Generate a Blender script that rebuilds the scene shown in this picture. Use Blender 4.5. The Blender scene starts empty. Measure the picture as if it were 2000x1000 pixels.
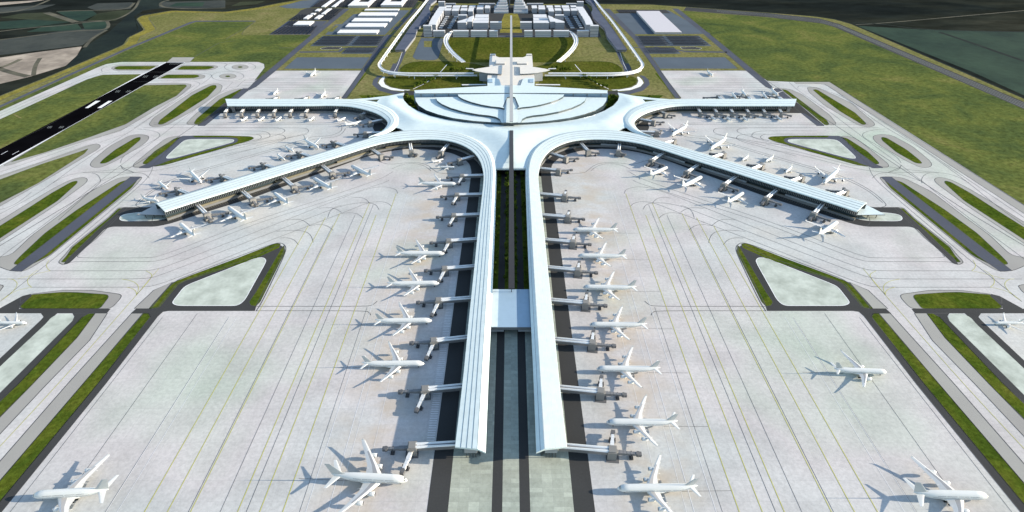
import bpy, bmesh, math, random
from mathutils import Vector, Matrix
from mathutils.geometry import tessellate_polygon, delaunay_2d_cdt
random.seed(7)
S = bpy.context.scene
COL = S.collection
R = math.radians
# ---------------------------------------------------------------- camera model (metres, axis of the airport = Y)
H, PITCH, XC = 492.0, R(34), 998.0
F = 750 / math.tan(PITCH)
CP, SP = math.cos(PITCH), math.sin(PITCH)

def G(px, py, z=0.0):
    """survey point of the site plan: position on the level z"""
    u, w = px - XC, py - 500.0
    d = Vector((u, F * CP - w * SP, -F * SP - w * CP))
    t = (H - z) / -d.z
    return Vector((d.x * t, d.y * t, z))

def mir(pts):
    return [(2 * XC - p[0],) + tuple(p[1:]) for p in pts]

cam = bpy.data.cameras.new('camera')
cam.sensor_width = 36
cam.lens = 36 * F / 2000
cam.shift_x = 0.001
cam.clip_start = 5
cam.clip_end = 60000
co = bpy.data.objects.new('camera', cam)
co.location = (0, 0, H)
co.rotation_euler = (math.pi / 2 - PITCH, 0, 0)
COL.objects.link(co)
S.camera = co

# ---------------------------------------------------------------- light
ELEV = R(16.5)
w = bpy.data.worlds.new("World")
S.world = w
w.use_nodes = True
nt = w.node_tree
sky = nt.nodes.new('ShaderNodeTexSky')
sky.sky_type = 'NISHITA'
sky.sun_disc = False
sky.sun_elevation = ELEV
sky.sun_rotation = R(90)
sky.air_density = 1.0
sky.dust_density = 0.4
sky.ozone_density = 1.0
nt.links.new(sky.outputs[0], nt.nodes['Background'].inputs[0])
nt.nodes['Background'].inputs[1].default_value = 0.15
sl = bpy.data.lights.new('sun', 'SUN')
sl.energy = 5.0
sl.angle = R(0.5)
sl.color = (1.0, 0.885, 0.73)
so = bpy.data.objects.new('sun', sl)
so.rotation_euler = (0, math.pi / 2 - ELEV, 0)
so.location = (3000, 1000, 900)
COL.objects.link(so)
S.view_settings.view_transform = 'Standard'
S.view_settings.look = 'None'
S.view_settings.gamma = 1
S.view_settings.exposure = 0.95

# ---------------------------------------------------------------- materials
def nmat(name, rough=0.8, metal=0.0, spec=0.3):
    m = bpy.data.materials.new(name)
    m.use_nodes = True
    b = m.node_tree.nodes['Principled BSDF']
    b.inputs['Roughness'].default_value = rough
    b.inputs['Metallic'].default_value = metal
    b.inputs['Specular IOR Level'].default_value = spec
    return m, m.node_tree, b

def noise(t, scale, detail=4, vec=None, rough=0.55, dist=0.0):
    n = t.nodes.new('ShaderNodeTexNoise')
    n.inputs['Scale'].default_value = scale
    n.inputs['Detail'].default_value = detail
    n.inputs['Roughness'].default_value = rough
    n.inputs['Distortion'].default_value = dist
    if vec: t.links.new(vec, n.inputs['Vector'])
    return n.outputs['Fac']

def ramp(t, fac, stops, interp='LINEAR'):
    r = t.nodes.new('ShaderNodeValToRGB')
    r.color_ramp.interpolation = interp
    e = r.color_ramp.elements
    while len(e) < len(stops): e.new(0.5)
    for el, (p, c) in zip(e, stops):
        el.position = p
        el.color = (c[0], c[1], c[2], 1) if not isinstance(c, (int, float)) else (c, c, c, 1)
    t.links.new(fac, r.inputs[0])
    return r.outputs[0]

def mix(t, a, b, fac=None, mode='MIX', f=0.5):
    m = t.nodes.new('ShaderNodeMix')
    m.data_type = 'RGBA'
    m.blend_type = mode
    m.inputs[0].default_value = f
    if fac is not None: t.links.new(fac, m.inputs[0])
    for s, v in ((6, a), (7, b)):
        if isinstance(v, tuple): m.inputs[s].default_value = (*v, 1)
        else: t.links.new(v, m.inputs[s])
    return m.outputs[2]

def pos(t, scale=(1, 1, 1)):
    g = t.nodes.new('ShaderNodeNewGeometry')
    m = t.nodes.new('ShaderNodeMapping')
    m.inputs['Scale'].default_value = scale
    t.links.new(g.outputs['Position'], m.inputs['Vector'])
    return m.outputs[0]

def math_n(t, op, a, b=None):
    m = t.nodes.new('ShaderNodeMath')
    m.operation = op
    for i, v in enumerate((a, b)):
        if v is None: continue
        if isinstance(v, (int, float)): m.inputs[i].default_value = v
        else: t.links.new(v, m.inputs[i])
    return m.outputs[0]

def tone(name, c, var=0.12, big=90.0, small=3.0, rough=0.85, tint=None, spec=0.04, metal=0.0, bump=0.0):
    """base colour with broad mottling and fine grain, in world metres"""
    m, t, b = nmat(name, rough, metal, spec)
    v = pos(t)
    n1 = noise(t, 1 / big, 5, v)
    lo = tuple(x * (1 - var) for x in c)
    hi = tuple(min(1, x * (1 + var)) for x in (tint or c))
    col = ramp(t, n1, [(0.32, lo), (0.68, hi)])
    n2 = noise(t, 1 / small, 3, v)
    g = ramp(t, n2, [(0.3, 1 - var * 0.9), (0.7, 1 + 0 * var)])
    col = mix(t, col, g, mode='MULTIPLY', f=1.0)
    t.links.new(col, b.inputs['Base Color'])
    if bump:
        bp = t.nodes.new('ShaderNodeBump')
        bp.inputs['Strength'].default_value = bump
        bp.inputs['Distance'].default_value = 0.4
        t.links.new(n2, bp.inputs['Height'])
        t.links.new(bp.outputs[0], b.inputs['Normal'])
    return m

def concrete(name, cols, joint=22.5, gain=.955, stains=False):
    m, t, b = nmat(name, 0.8, 0, 0.10)
    v = pos(t)
    n1 = noise(t, 1 / 330, 3, v)
    col = ramp(t, n1, [(0.30, cols[0]), (0.46, cols[1]), (0.58, cols[2]), (0.72, cols[3])])
    n2 = noise(t, 1 / 60, 4, v)
    col = mix(t, col, ramp(t, n2, [(0.3, 0.82), (0.62, 1.0)]), mode='MULTIPLY', f=1.0)
    n3 = noise(t, 1 / 4.5, 4, v, 0.8)
    col = mix(t, col, ramp(t, n3, [(0.33, 0.80), (0.62, 1.0)]), mode='MULTIPLY', f=1.0)
    # each cast bay has its own slight tone; joints run every few bays
    sx = t.nodes.new('ShaderNodeSeparateXYZ')
    t.links.new(v, sx.inputs[0])
    br = t.nodes.new('ShaderNodeTexWhiteNoise')
    br.noise_dimensions = '2D'
    cx = t.nodes.new('ShaderNodeCombineXYZ')
    t.links.new(math_n(t, 'FLOOR', math_n(t, 'DIVIDE', sx.outputs[0], joint * 2)), cx.inputs[0])
    t.links.new(math_n(t, 'FLOOR', math_n(t, 'DIVIDE', sx.outputs[1], joint)), cx.inputs[1])
    t.links.new(cx.outputs[0], br.inputs['Vector'])
    col = mix(t, col, ramp(t, br.outputs['Value'], [(0, gain), (.8, gain + (1 - gain) * .5), (1, 1.0)]), mode='MULTIPLY', f=1.0)
    for ax, jn, wd in ((1, joint, 0.35), (0, joint * 2, 0.30)):
        fr = math_n(t, 'MODULO', math_n(t, 'ADD', sx.outputs[ax], 90000), jn)
        ln = math_n(t, 'LESS_THAN', fr, wd)
        ln = math_n(t, 'MULTIPLY', ln, 0.30)
        col = mix(t, col, (0.25, 0.25, 0.25), fac=ln)
    if stains:
        ax = math_n(t, 'ABSOLUTE', sx.outputs[0])
        band_ = math_n(t, 'SUBTRACT', 1.0, math_n(t, 'DIVIDE', math_n(t, 'ABSOLUTE', math_n(t, 'SUBTRACT', ax, 142)), 62))
        n4 = noise(t, 1 / 26, 4, pos(t, (.6, 1, 1)))
        k = math_n(t, 'MULTIPLY', math_n(t, 'MAXIMUM', band_, 0.0), ramp(t, n4, [(.40, 0.0), (.62, .6)]))
        col = mix(t, col, (.47, .385, .285), fac=k)
    t.links.new(col, b.inputs['Base Color'])
    return m

def grass(name, cols, big=140, small=9, stretch=(1, 1, 1)):
    m, t, b = nmat(name, 1.0, 0, 0.0)
    v = pos(t, stretch)
    n1 = noise(t, 1 / big, 6, v, 0.65, 0.6)
    col = ramp(t, n1, [(0.30, cols[0]), (0.45, cols[1]), (0.57, cols[2]), (0.72, cols[3])])
    n2 = noise(t, 1 / small, 5, v, 0.7)
    col = mix(t, col, ramp(t, n2, [(0.28, 0.45), (0.72, 1.35)]), mode='MULTIPLY', f=1.0)
    t.links.new(col, b.inputs['Base Color'])
    bp = t.nodes.new('ShaderNodeBump')
    bp.inputs['Strength'].default_value = 0.35
    bp.inputs['Distance'].default_value = 1.5
    t.links.new(n2, bp.inputs['Height'])
    t.links.new(bp.outputs[0], b.inputs['Normal'])
    return m

def plain(name, c, rough=0.5, metal=0.0, spec=0.4, var=0.04):
    m, t, b = nmat(name, rough, metal, spec)
    tc = t.nodes.new('ShaderNodeTexCoord')
    n1 = noise(t, 0.12, 4, tc.outputs['Object'])
    col = ramp(t, n1, [(0.3, tuple(x * (1 - var) for x in c)), (0.7, tuple(min(1, x * (1 + var)) for x in c))])
    t.links.new(col, b.inputs['Base Color'])
    return m

M = {}
M['concrete'] = concrete('apron_concrete', [(.52, .585, .49), (.63, .595, .575), (.585, .60, .575), (.69, .645, .57)], stains=True)
M['taxi'] = concrete('taxiway_concrete', [(.60, .61, .58), (.66, .64, .64), (.63, .65, .65), (.66, .65, .61)])
M['shoulder'] = tone('shoulder_asphalt', (.33, .315, .295), .06, 150, 2, tint=(.36, .355, .32))
M['grass'] = grass('field_grass', [(.055, .082, .032), (.088, .116, .036), (.128, .150, .040), (.185, .178, .058)], 170, 11)
M['verge'] = grass('verge_grass', [(.040, .072, .010), (.062, .096, .012), (.092, .118, .015), (.125, .130, .024)], 60, 6)
M['lawn'] = grass('lawn_grass', [(.055, .072, .012), (.075, .090, .014), (.095, .104, .018), (.115, .110, .024)], 70, 8, (1, .5, 1))
M['khaki'] = grass('dry_grass', [(.13, .14, .045), (.17, .17, .06), (.20, .19, .075), (.24, .20, .09)], 120, 10)
M['asphalt'] = tone('road_asphalt', (.056, .057, .056), .12, 120, 2)
M['roadgrey'] = tone('grey_road_asphalt', (.085, .094, .118), .10, 120, 3)
M['bluepad'] = tone('parking_asphalt', (.10, .125, .15), .08, 90, 3)
M['runway'] = tone('runway_asphalt', (.004, .004, .005), .3, 60, 3, rough=1, spec=0)
M['pad'] = tone('pale_green_pad', (.45, .49, .42), .14, 24, 5, tint=(.52, .56, .49))
M['white_line'] = plain('white_marking', (.80, .80, .78), .7)
M['faint_line'] = plain('worn_marking', (.16, .17, .16), .8)
M['dark_line'] = plain('dark_marking', (.055, .055, .055), .8)
M['yellow_line'] = plain('yellow_marking', (.46, .44, .09), .7)
M['pale_line'] = plain('pale_marking', (.78, .78, .78), .7)
M['marsh'] = grass('marsh_ground', [(.010, .013, .013), (.016, .020, .018), (.026, .029, .022), (.045, .045, .032)], 700, 90, (.45, 1, 1))
M['salt'] = tone('salt_pan', (.30, .25, .20), .30, 130, 20, tint=(.40, .34, .27))
M['teal_field'] = tone('flooded_field', (.018, .042, .032), .25, 260, 24, tint=(.03, .055, .035))
M['grey_field'] = tone('bare_field', (.040, .048, .046), .22, 200, 20, tint=(.06, .065, .055))
M['olive_field'] = tone('olive_field', (.030, .040, .016), .3, 200, 20, tint=(.05, .055, .03))
M['track'] = tone('dirt_track', (.085, .085, .065), .2, 80, 8, tint=(.13, .12, .085))
M['berm'] = grass('berm_grass', [(.15, .14, .035), (.21, .19, .05), (.25, .22, .05), (.30, .25, .06)], 90, 10)
M['lake'] = tone('lake_water', (.010, .017, .017), .35, 300, 30, tint=(.018, .026, .020))

# ---------------------------------------------------------------- mesh helpers
def obj(name, bm, mats, parent=None, smooth=False):
    me = bpy.data.meshes.new(name)
    bm.normal_update()
    bm.to_mesh(me)
    bm.free()
    for m in (mats if isinstance(mats, (list, tuple)) else [mats]):
        me.materials.append(M[m] if isinstance(m, str) else m)
    if smooth:
        for p in me.polygons: p.use_smooth = True
    o = bpy.data.objects.new(name, me)
    COL.objects.link(o)
    o.parent = parent
    return o

def tag(o, label=None, cat=None, group=None, kind=None):
    if label: o['label'] = label
    if cat: o['category'] = cat
    if group: o['group'] = group
    if kind: o['kind'] = kind
    return o

def empty(name, loc=(0, 0, 0), rz=0, label=None, cat=None, group=None):
    o = bpy.data.objects.new(name, None)
    o.location = loc
    o.rotation_euler = (0, 0, rz)
    o.empty_display_size = 2
    COL.objects.link(o)
    return tag(o, label, cat, group)

def rounded(P, r):
    if r <= 0: return list(P)
    out, n = [], len(P)
    for i in range(n):
        a, p, b = P[i - 1], P[i], P[(i + 1) % n]
        da, db = a - p, b - p
        la, lb = da.length, db.length
        if la < 1e-3 or lb < 1e-3: continue
        ra, rb = min(r, la * .45), min(r, lb * .45)
        q0, q1 = p + da / la * ra, p + db / lb * rb
        for k in range(6):
            t = k / 5
            out.append(q0 * (1 - t) ** 2 + p * 2 * t * (1 - t) + q1 * t * t)
    return out

def catmull(P, n=8, closed=False):
    out, m = [], len(P)
    for i in range(m if closed else m - 1):
        if closed: a, b, c, d = P[i - 1], P[i], P[(i + 1) % m], P[(i + 2) % m]
        else: a, b, c, d = P[max(i - 1, 0)], P[i], P[i + 1], P[min(i + 2, m - 1)]
        # centripetal-ish: tangents limited by the local span
        l = (c - b).length
        t1 = (c - a); t2 = (d - b)
        t1 = t1 / max(t1.length, 1e-6) * l; t2 = t2 / max(t2.length, 1e-6) * l
        for k in range(n):
            t = k / n
            h00 = 2 * t ** 3 - 3 * t ** 2 + 1; h10 = t ** 3 - 2 * t ** 2 + t
            h01 = -2 * t ** 3 + 3 * t ** 2; h11 = t ** 3 - t ** 2
            out.append(b * h00 + t1 * h10 + c * h01 + t2 * h11)
    if not closed: out.append(P[-1].copy())
    return out

def resample(P, n):
    L = [0]
    for a, b in zip(P, P[1:]): L.append(L[-1] + (b - a).length)
    out, j = [], 0
    for i in range(n):
        s = L[-1] * i / (n - 1)
        while j < len(P) - 2 and L[j + 1] < s: j += 1
        t = (s - L[j]) / max(L[j + 1] - L[j], 1e-9)
        out.append(P[j].lerp(P[j + 1], min(max(t, 0), 1)))
    return out

def round_open(P, r=45):
    if len(P) < 3: return list(P)
    out = [P[0]]
    for a, p, b in zip(P, P[1:], P[2:]):
        da, db = a - p, b - p
        la, lb = da.length, db.length
        if la < 1e-3 or lb < 1e-3: continue
        ra, rb = min(r, la * .5), min(r, lb * .5)
        q0, q1 = p + da / la * ra, p + db / lb * rb
        for k in range(6):
            t = k / 5
            out.append(q0 * (1 - t) ** 2 + p * 2 * t * (1 - t) + q1 * t * t)
    return out + [P[-1]]

def fill(bm, P, z=None, mi=0):
    vs = [bm.verts.new((p.x, p.y, p.z if z is None else z)) for p in P]
    for tri in tessellate_polygon([[v.co for v in vs]]):
        try:
            f = bm.faces.new([vs[i] for i in tri])
            f.material_index = mi
            f.normal_update()
            if f.normal.z < 0: f.normal_flip()
        except ValueError: pass
    return vs

def slab(bm, P, z0, z1, mi=0, ms=0):
    """prism with outline P (world XY) between z0 and z1"""
    area = sum(a.x * b.y - b.x * a.y for a, b in zip(P, P[1:] + P[:1]))
    if area < 0: P = P[::-1]
    fill(bm, P, z1, mi)
    n = len(P)
    for i in range(n):
        a, b = P[i], P[(i + 1) % n]
        v = [bm.verts.new(c) for c in ((a.x, a.y, z0), (b.x, b.y, z0), (b.x, b.y, z1), (a.x, a.y, z1))]
        f = bm.faces.new(v); f.material_index = ms
    vs = [bm.verts.new((p.x, p.y, z0)) for p in P]
    for tri in tessellate_polygon([[v.co for v in vs]]):
        f = bm.faces.new([vs[i] for i in tri]); f.material_index = ms
        f.normal_update()
        if f.normal.z > 0: f.normal_flip()

def box(bm, x0, x1, y0, y1, z0, z1, mi=0, ms=None, mat4=None):
    c = [Vector((x, y, z)) for z in (z0, z1) for x, y in ((x0, y0), (x1, y0), (x1, y1), (x0, y1))]
    if mat4 is not None: c = [mat4 @ p for p in c]
    v = [bm.verts.new(p) for p in c]
    for k, q in enumerate(((4, 5, 6, 7), (3, 2, 1, 0), (0, 1, 5, 4), (1, 2, 6, 5), (2, 3, 7, 6), (3, 0, 4, 7))):
        f = bm.faces.new([v[i] for i in q])
        f.material_index = mi if k == 0 or ms is None else ms

def ribbon(bm, P, wd, z, closed=False):
    n = len(P)
    if n < 2: return
    L = []
    for i in range(n):
        if closed: a, b = P[i - 1], P[(i + 1) % n]
        else: a, b = P[max(i - 1, 0)], P[min(i + 1, n - 1)]
        d = (b - a); d.z = 0
        if d.length < 1e-6: d = Vector((1, 0, 0))
        d.normalize()
        nrm = Vector((-d.y, d.x, 0)) * wd / 2
        L.append((bm.verts.new((P[i].x + nrm.x, P[i].y + nrm.y, z)), bm.verts.new((P[i].x - nrm.x, P[i].y - nrm.y, z))))
    for i in range(n if closed else n - 1):
        a, b = L[i], L[(i + 1) % n]
        try: bm.faces.new((a[1], b[1], b[0], a[0]))
        except ValueError: pass

LINES = {k: bmesh.new() for k in ('dark_line', 'yellow_line', 'white_line', 'faint_line', 'pale_line')}
def line(pts, kind='dark_line', wd=0.9, both=False, smooth=True, closed=False, z=.14):
    for pp in ([pts, mir(pts)] if both else [pts]):
        P = [G(*p) for p in pp]
        if smooth and len(P) > 2 and not closed: P = round_open(P)
        ribbon(LINES[kind], P, wd, z + {'dark_line': 0, 'yellow_line': .008, 'white_line': .016, 'faint_line': .004, 'pale_line': .012}[kind], closed)

LOT = [0]
def ground(name, pts, mat, lay, r=6, both=False, edge=None, ew=1.2):
    for pp in ([pts, mir(pts)] if both else [pts]):
        P = rounded([G(*p) for p in pp], r)
        bm = bmesh.new()
        if name == 'parking_ground':
            LOT[0] += 1; lay_ = 2.65 + .05 * (LOT[0] % 7)
        else: lay_ = lay
        fill(bm, P, lay_ * .016)
        tag(obj(name, bm, mat), kind='structure')
        if edge: ribbon(LINES[edge], P, ew * .8, .132, True)
# ================================================================= GROUND (structure)
bm = bmesh.new()
bmesh.ops.create_grid(bm, x_segments=2, y_segments=2, size=30000)
for v in bm.verts: v.co.z = -1.0; v.co.y += 20000
tag(obj('ground', bm, 'marsh'), kind='structure')

# fields, pans and water beyond the perimeter (far left)
def field(pts, mat, z, r=10):
    bm = bmesh.new()
    fill(bm, rounded([G(*p) for p in pts], r), z)
    tag(obj({'lake': 'water'}.get(mat, 'field'), bm, mat), kind='structure')
field([(165, 92), (215, 60), (262, 18), (275, -2), (330, -2), (330, 14), (280, 20), (262, 32), (268, 58), (240, 86), (150, 128), (120, 140)], 'lake', -.9)
field([(-60, 120), (0, 112), (60, 103), (160, 90), (150, 108), (128, 128), (55, 150), (-80, 182)], 'salt', -.9)
field([(-60, 84), (0, 78), (120, 60), (195, 52), (210, 57), (178, 75), (160, 88), (60, 100), (-60, 114)], 'grey_field', -.9)
field([(50, 62), (90, 50), (150, 45), (160, 57), (120, 60)], 'teal_field', -.88)
field([(160, 44), (210, 41), (210, 57), (165, 57)], 'teal_field', -.88)
field([(-60, 60), (-60, 46), (80, 36), (140, 42), (60, 53)], 'teal_field', -.88)
field([(0, 34), (40, 26), (90, 24), (140, 42), (60, 38)], 'olive_field', -.86)
field([(110, 22), (180, 20), (190, 27), (160, 41), (140, 38)], 'teal_field', -.87)
field([(190, 26), (230, 20), (262, 19), (225, 40), (170, 40)], 'olive_field', -.87)
field([(-60, 20), (0, 14), (110, 8), (80, 17), (0, 26)], 'grey_field', -.87)
field([(-60, 8), (0, 4), (90, -1), (60, 4), (0, 10)], 'salt', -.86)
field([(170, 14), (190, 6), (260, 4), (255, 17), (185, 19)], 'grey_field', -.87)
field([(310, 14), (315, 4), (360, 2), (440, 0), (440, 14), (360, 17)], 'grey_field', -.87)
field([(330, 12), (345, 5), (400, 4), (395, 12)], 'teal_field', -.85)
field([(470, 3), (520, 1), (500, 8), (450, 12)], 'olive_field', -.86)
# field on the right side beyond the perimeter
field([(1675, 50), (1800, 57), (2150, 66), (2300, 200), (2010, 190), (1900, 140)], 'teal_field', -.9)
bm = bmesh.new()
def tr(pts, wd, z=-.8):
    ribbon(bm, round_open([G(*p) for p in pts], 120), wd, z)
tr([(-40, 66), (60, 53), (120, 50), (165, 43), (215, 40)], 12)
tr([(-40, 82), (60, 70), (150, 59), (208, 58), (213, 48), (208, 40)], 12)
tr([(90, 24), (115, 32), (148, 43)], 26)
tr([(148, 43), (180, 40), (225, 40), (262, 20), (272, 0)], 10)
tr([(110, 22), (160, 20), (250, 19), (262, 5)], 12)
tr([(-40, 24), (20, 24), (60, 15), (95, 0)], 14)
tr([(0, 132), (22, 124), (40, 115)], 16); tr([(-30, 124), (20, 141), (55, 149)], 20); tr([(65, 147), (68, 128), (78, 113)], 12)
tr([(165, 92), (178, 75), (208, 58)], 12)
tr([(330, 0), (316, 3), (311, 10), (325, 15), (370, 17), (440, 15)], 12)
tr([(1672, 48), (1720, 45), (1790, 39), (1900, 29), (2060, 15)], 9)
tag(obj('dirt_track', bm, 'track'), kind='structure')
bm = bmesh.new()
tr([(1665, 44), (1720, 46), (1800, 57), (1900, 60), (2080, 63)], 10, -.78)
tr([(1835, 62), (1900, 84), (1960, 105), (2010, 122)], 16, -.78)
tr([(-80, 222), (0, 187), (100, 147), (240, 88), (248, 76), (278, 58), (266, 38), (275, 28), (340, 19), (440, 22), (520, 8), (570, -3)], 14, -.78)
tr([(1155, 6), (1270, 8), (1360, 14), (1500, 24), (1590, 31), (1632, 37), (1662, 46), (2000, 192), (2200, 280)], 12, -.78)
tag(obj('perimeter_ditch', bm, 'lake'), kind='structure')

# ---- airport platform
ground('dry_grass_ground', [(-500, 400), (0, 187), (100, 147), (240, 88), (250, 73), (281, 58.5), (266, 37), (275, 31), (335, 20.5), (440, 23), (500, 15), (545, 6), (600, -3),
    (790, -5), (835, 6), (1000, 8), (1155, 8), (1270, 9), (1360, 15), (1500, 25), (1590, 32), (1630, 38), (1662, 47), (2000, 193), (2500, 410), (2700, 1300), (-700, 1300)], 'khaki', 0, 20)
ground('berm', [(-500, 402), (0, 188), (100, 148), (240, 89), (247, 82), (252, 73), (283, 58.5), (268, 37), (276, 31.5), (336, 21), (440, 23.6), (500, 15.6), (545, 7), (600, -2), (620, -2), (560, 8.5), (505, 18.5), (440, 26.5), (340, 24), (295, 32), (290, 35), (305, 57.5), (275, 71), (268, 84), (240, 96), (100, 154), (0, 197), (-500, 412)], 'berm', .6, 4, edge='dark_line', ew=2)
ground('berm', [(1260, 8.2), (1360, 15.2), (1500, 25.2), (1590, 32.2), (1630, 38.2), (1662, 47.3), (2000, 193.5), (2500, 411), (2500, 420), (2000, 197), (1655, 48), (1625, 41), (1590, 35), (1500, 27.5), (1360, 17)], 'khaki', .6, 4)
ground('perimeter_road', [(-500, 425), (0, 206), (125, 149), (250, 93), (370, 43.5), (382, 40.5), (500, 40.5), (498, 42), (383, 42.5), (372, 46), (252, 95.5), (127, 152), (0, 210), (-500, 430)], 'roadgrey', 1, 0)
ground('grass_field', [(-500, 432), (0, 211), (127, 153), (252, 96.5), (372, 47), (383, 42.5), (497, 42), (476, 60), (472, 67), (476, 68.5), (608, 68.5), (478, 178), (300, 300), (-700, 900)], 'grass', 1.5, 8, edge='dark_line', ew=1.6)
ground('grass_field', [(1330, 21), (1500, 34), (1606, 45), (1630, 52), (2000, 213), (2500, 430), (2700, 900), (1900, 420), (1500, 159)], 'grass', 1.5, 8, edge='dark_line', ew=1.6)
# pavement west / east, one sheet
ground('apron', [(-600, 475), (0, 217), (190, 132), (208, 125), (237, 121), (505, 121), (516, 125), (517, 132), (497, 158), (524, 142), (540, 138), (707, 138), (667, 192), (700, 200), (1300, 200),
    (1331, 192), (1289, 138), (1458, 138), (1472, 142), (1500, 158), (1548, 160), (1620, 160), (2000, 400), (2500, 720), (2600, 1300), (-700, 1300)], 'concrete', 2, 5, edge='dark_line')
ground('runway_end_pad', [(337, 112), (380, 112), (370, 122), (325, 122)], 'shoulder', 2.5, 0, edge='dark_line')
ground('outer_shoulder', [(1550, 160), (1620, 160), (1760, 250), (2000, 401), (2400, 655), (2400, 680), (2000, 417), (1745, 250), (1610, 164), (1555, 164)], 'shoulder', 3, 0, edge='dark_line')

def island(sh, gr, both=True, r=14, gm='verge', lay=4):
    if sh: ground('taxiway_shoulder', sh, 'shoulder', 3, r, both, 'dark_line')
    if gr: ground('grass_island', gr, gm, lay, r * .6, both, 'dark_line', .8)
c4 = lambda L: [(x / 4, 250 + y / 4) for x, y in L]
c8 = lambda L: [(x / 4, 500 + y / 4) for x, y in L]
c0 = lambda L: [(x / 4, y / 4) for x, y in L]
# far-left runway system
island(None, [(-300, 362), (0, 233), (170, 155), (200, 146), (276, 145), (84, 250), (0, 291), (-300, 450)], False, 10, 'grass')
island([(216, 133), (228, 127), (312, 127), (296, 138), (225, 138)], [(222, 133), (231, 129), (306, 129), (292, 136), (228, 136)], False, 14)
island([(340, 137), (354, 127), (415, 127), (428, 130), (418, 136), (402, 138)], [(345, 136), (356, 129), (412, 129), (420, 131), (408, 135), (400, 136)], False, 14)
island([(306, 154), (322, 144.5), (390, 144.5), (402, 148), (398, 153), (385, 155)], [(312, 153), (325, 146), (385, 146), (391, 149), (380, 152.5)], False, 14)
island([(276, 168), (285, 163), (362, 162.5), (374, 165), (372, 170), (350, 188), (235, 256), (172, 274), (80, 302), (22, 322), (5, 324)],
       [(282, 166.5), (362, 165), (365, 168), (345, 187), (300, 210), (245, 243), (172, 269), (87, 298), (20, 317), (125, 254)], False, 8, 'grass')
island(c0([(1160, 975), (1200, 920), (1500, 720), (1620, 660), (1700, 650), (1740, 670), (1720, 720), (1500, 870), (1290, 985), (1200, 995)]),
       [(308, 243), (312, 235), (375, 186), (413, 166.5), (422, 166), (423, 171), (405, 190), (345, 228), (318, 243)], False)
island([(362, 243), (375, 229), (425, 187), (457, 174), (474, 173), (395, 245)], [(378, 242), (384, 232), (430, 193), (470, 174), (476, 174), (392, 244)], False)
island([(1576, 170), (1590, 170), (1600, 172), (1662, 201), (1708, 240), (1708, 246), (1695, 249), (1675, 244), (1612, 207), (1580, 180)],
       [(1587, 175), (1595, 174.5), (1670, 220), (1693, 242), (1685, 244), (1640, 217), (1607, 192)], False)
island([(1516, 172.5), (1540, 173), (1566, 184), (1620, 224), (1635, 243), (1620, 245)], [(1526, 174), (1537, 176), (1566, 198), (1615, 235), (1620, 244), (1612, 245)], False)
ground('service_road', [(475, 172.5), (490, 172.5), (430, 222), (400, 246), (386, 246)], 'roadgrey', 5, 0, True, 'dark_line')
# roundabout discs
for cx, cy, rx in ((469, 131, 16), (445, 149, 16.5)):
    pts = [(cx + rx * math.cos(a), cy + .30 * rx * math.sin(a)) for a in [k * math.pi / 12 for k in range(24)]]
    ground('roundabout_island', pts, 'shoulder', 3, 0, False, 'dark_line')
    ground('roundabout_centre', [(cx + .28 * (x - cx), cy + .28 * (y - cy)) for x, y in pts], 'verge', 4, 0, False, 'dark_line')
    line([(cx + 1.9 * (x - cx), cy + 1.9 * (y - cy)) for x, y in pts], closed=True)
island(c4([(700, 290), (720, 255), (860, 140), (1020, 55), (1100, 48), (1160, 60), (1165, 85), (1120, 130), (900, 260), (790, 310), (730, 310)]),
       c4([(775, 280), (800, 250), (900, 170), (1060, 75), (1100, 70), (1095, 95), (980, 190), (830, 275)]))
island(c4([(1040, 300), (1045, 280), (1180, 170), (1290, 85), (1350, 65), (1420, 62), (1170, 310), (1060, 312)]),
       c4([(1110, 280), (1130, 255), (1210, 180), (1370, 78), (1430, 68), (1150, 285)]))
# triangular island 1
island(None, c4([(1500, 60), (1780, 60), (1960, 66), (1988, 78), (1960, 97), (1300, 287), (1190, 305), (1400, 70)]))
ground('service_road', c4([(1420, 62), (1510, 62), (1515, 74), (1780, 72), (1850, 80), (1862, 95), (1845, 115), (1310, 258), (1250, 282), (1190, 302), (1165, 315), (1075, 312), (1150, 280), (1300, 170)]), 'roadgrey', 5, 6, True, 'dark_line')
ground('pale_pad', c4([(1298, 232), (1312, 212), (1440, 95), (1500, 87), (1790, 87), (1828, 92), (1825, 108), (1780, 122), (1360, 235), (1310, 239)]), 'pad', 6, 18, True, 'pale_line')
# acute grass wedge left + shoulders
island(c4([(-900, 690), (0, 372), (350, 255), (700, 130), (765, 124), (790, 140), (760, 170), (370, 400), (0, 612), (-900, 1110)]),
       c4([(-900, 730), (0, 402), (330, 280), (640, 180), (694, 158), (660, 200), (300, 430), (0, 585), (-900, 1080)]), False, 10, 'grass')
island(c4([(-900, 1250), (0, 725), (200, 600), (420, 470), (560, 400), (650, 382), (688, 400), (670, 432), (440, 600), (250, 725), (0, 890), (-900, 1500)]),
       c4([(-900, 1300), (0, 765), (230, 620), (400, 510), (560, 420), (604, 411), (605, 430), (450, 570), (0, 862), (-900, 1460)]))
island([(-4, 520), (-30, 505), (20, 500), (62, 460), (110, 425), (175, 375), (232, 347), (252, 345), (277, 345), (277, 349), (262, 366), (95, 502), (48, 531), (18, 529)],
       [(26, 515), (40, 500), (88, 455), (150, 410), (235, 355), (258, 349), (269, 351), (257, 367), (95, 500), (57, 519), (32, 517)])
ground('service_road', [(19, 529), (56, 500), (255, 345.5), (276, 345.5), (86, 500), (42, 530.5)], 'roadgrey', 5, 0, True, 'dark_line')
island([(114, 513), (117, 508), (130, 494), (140, 481), (212, 424), (232, 405), (250, 405), (190, 465), (124, 518)],
       [(119, 512), (130, 500), (141, 483), (212, 426), (232, 407), (243, 407), (225, 426), (150, 492), (130, 512)], True, 5)
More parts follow.
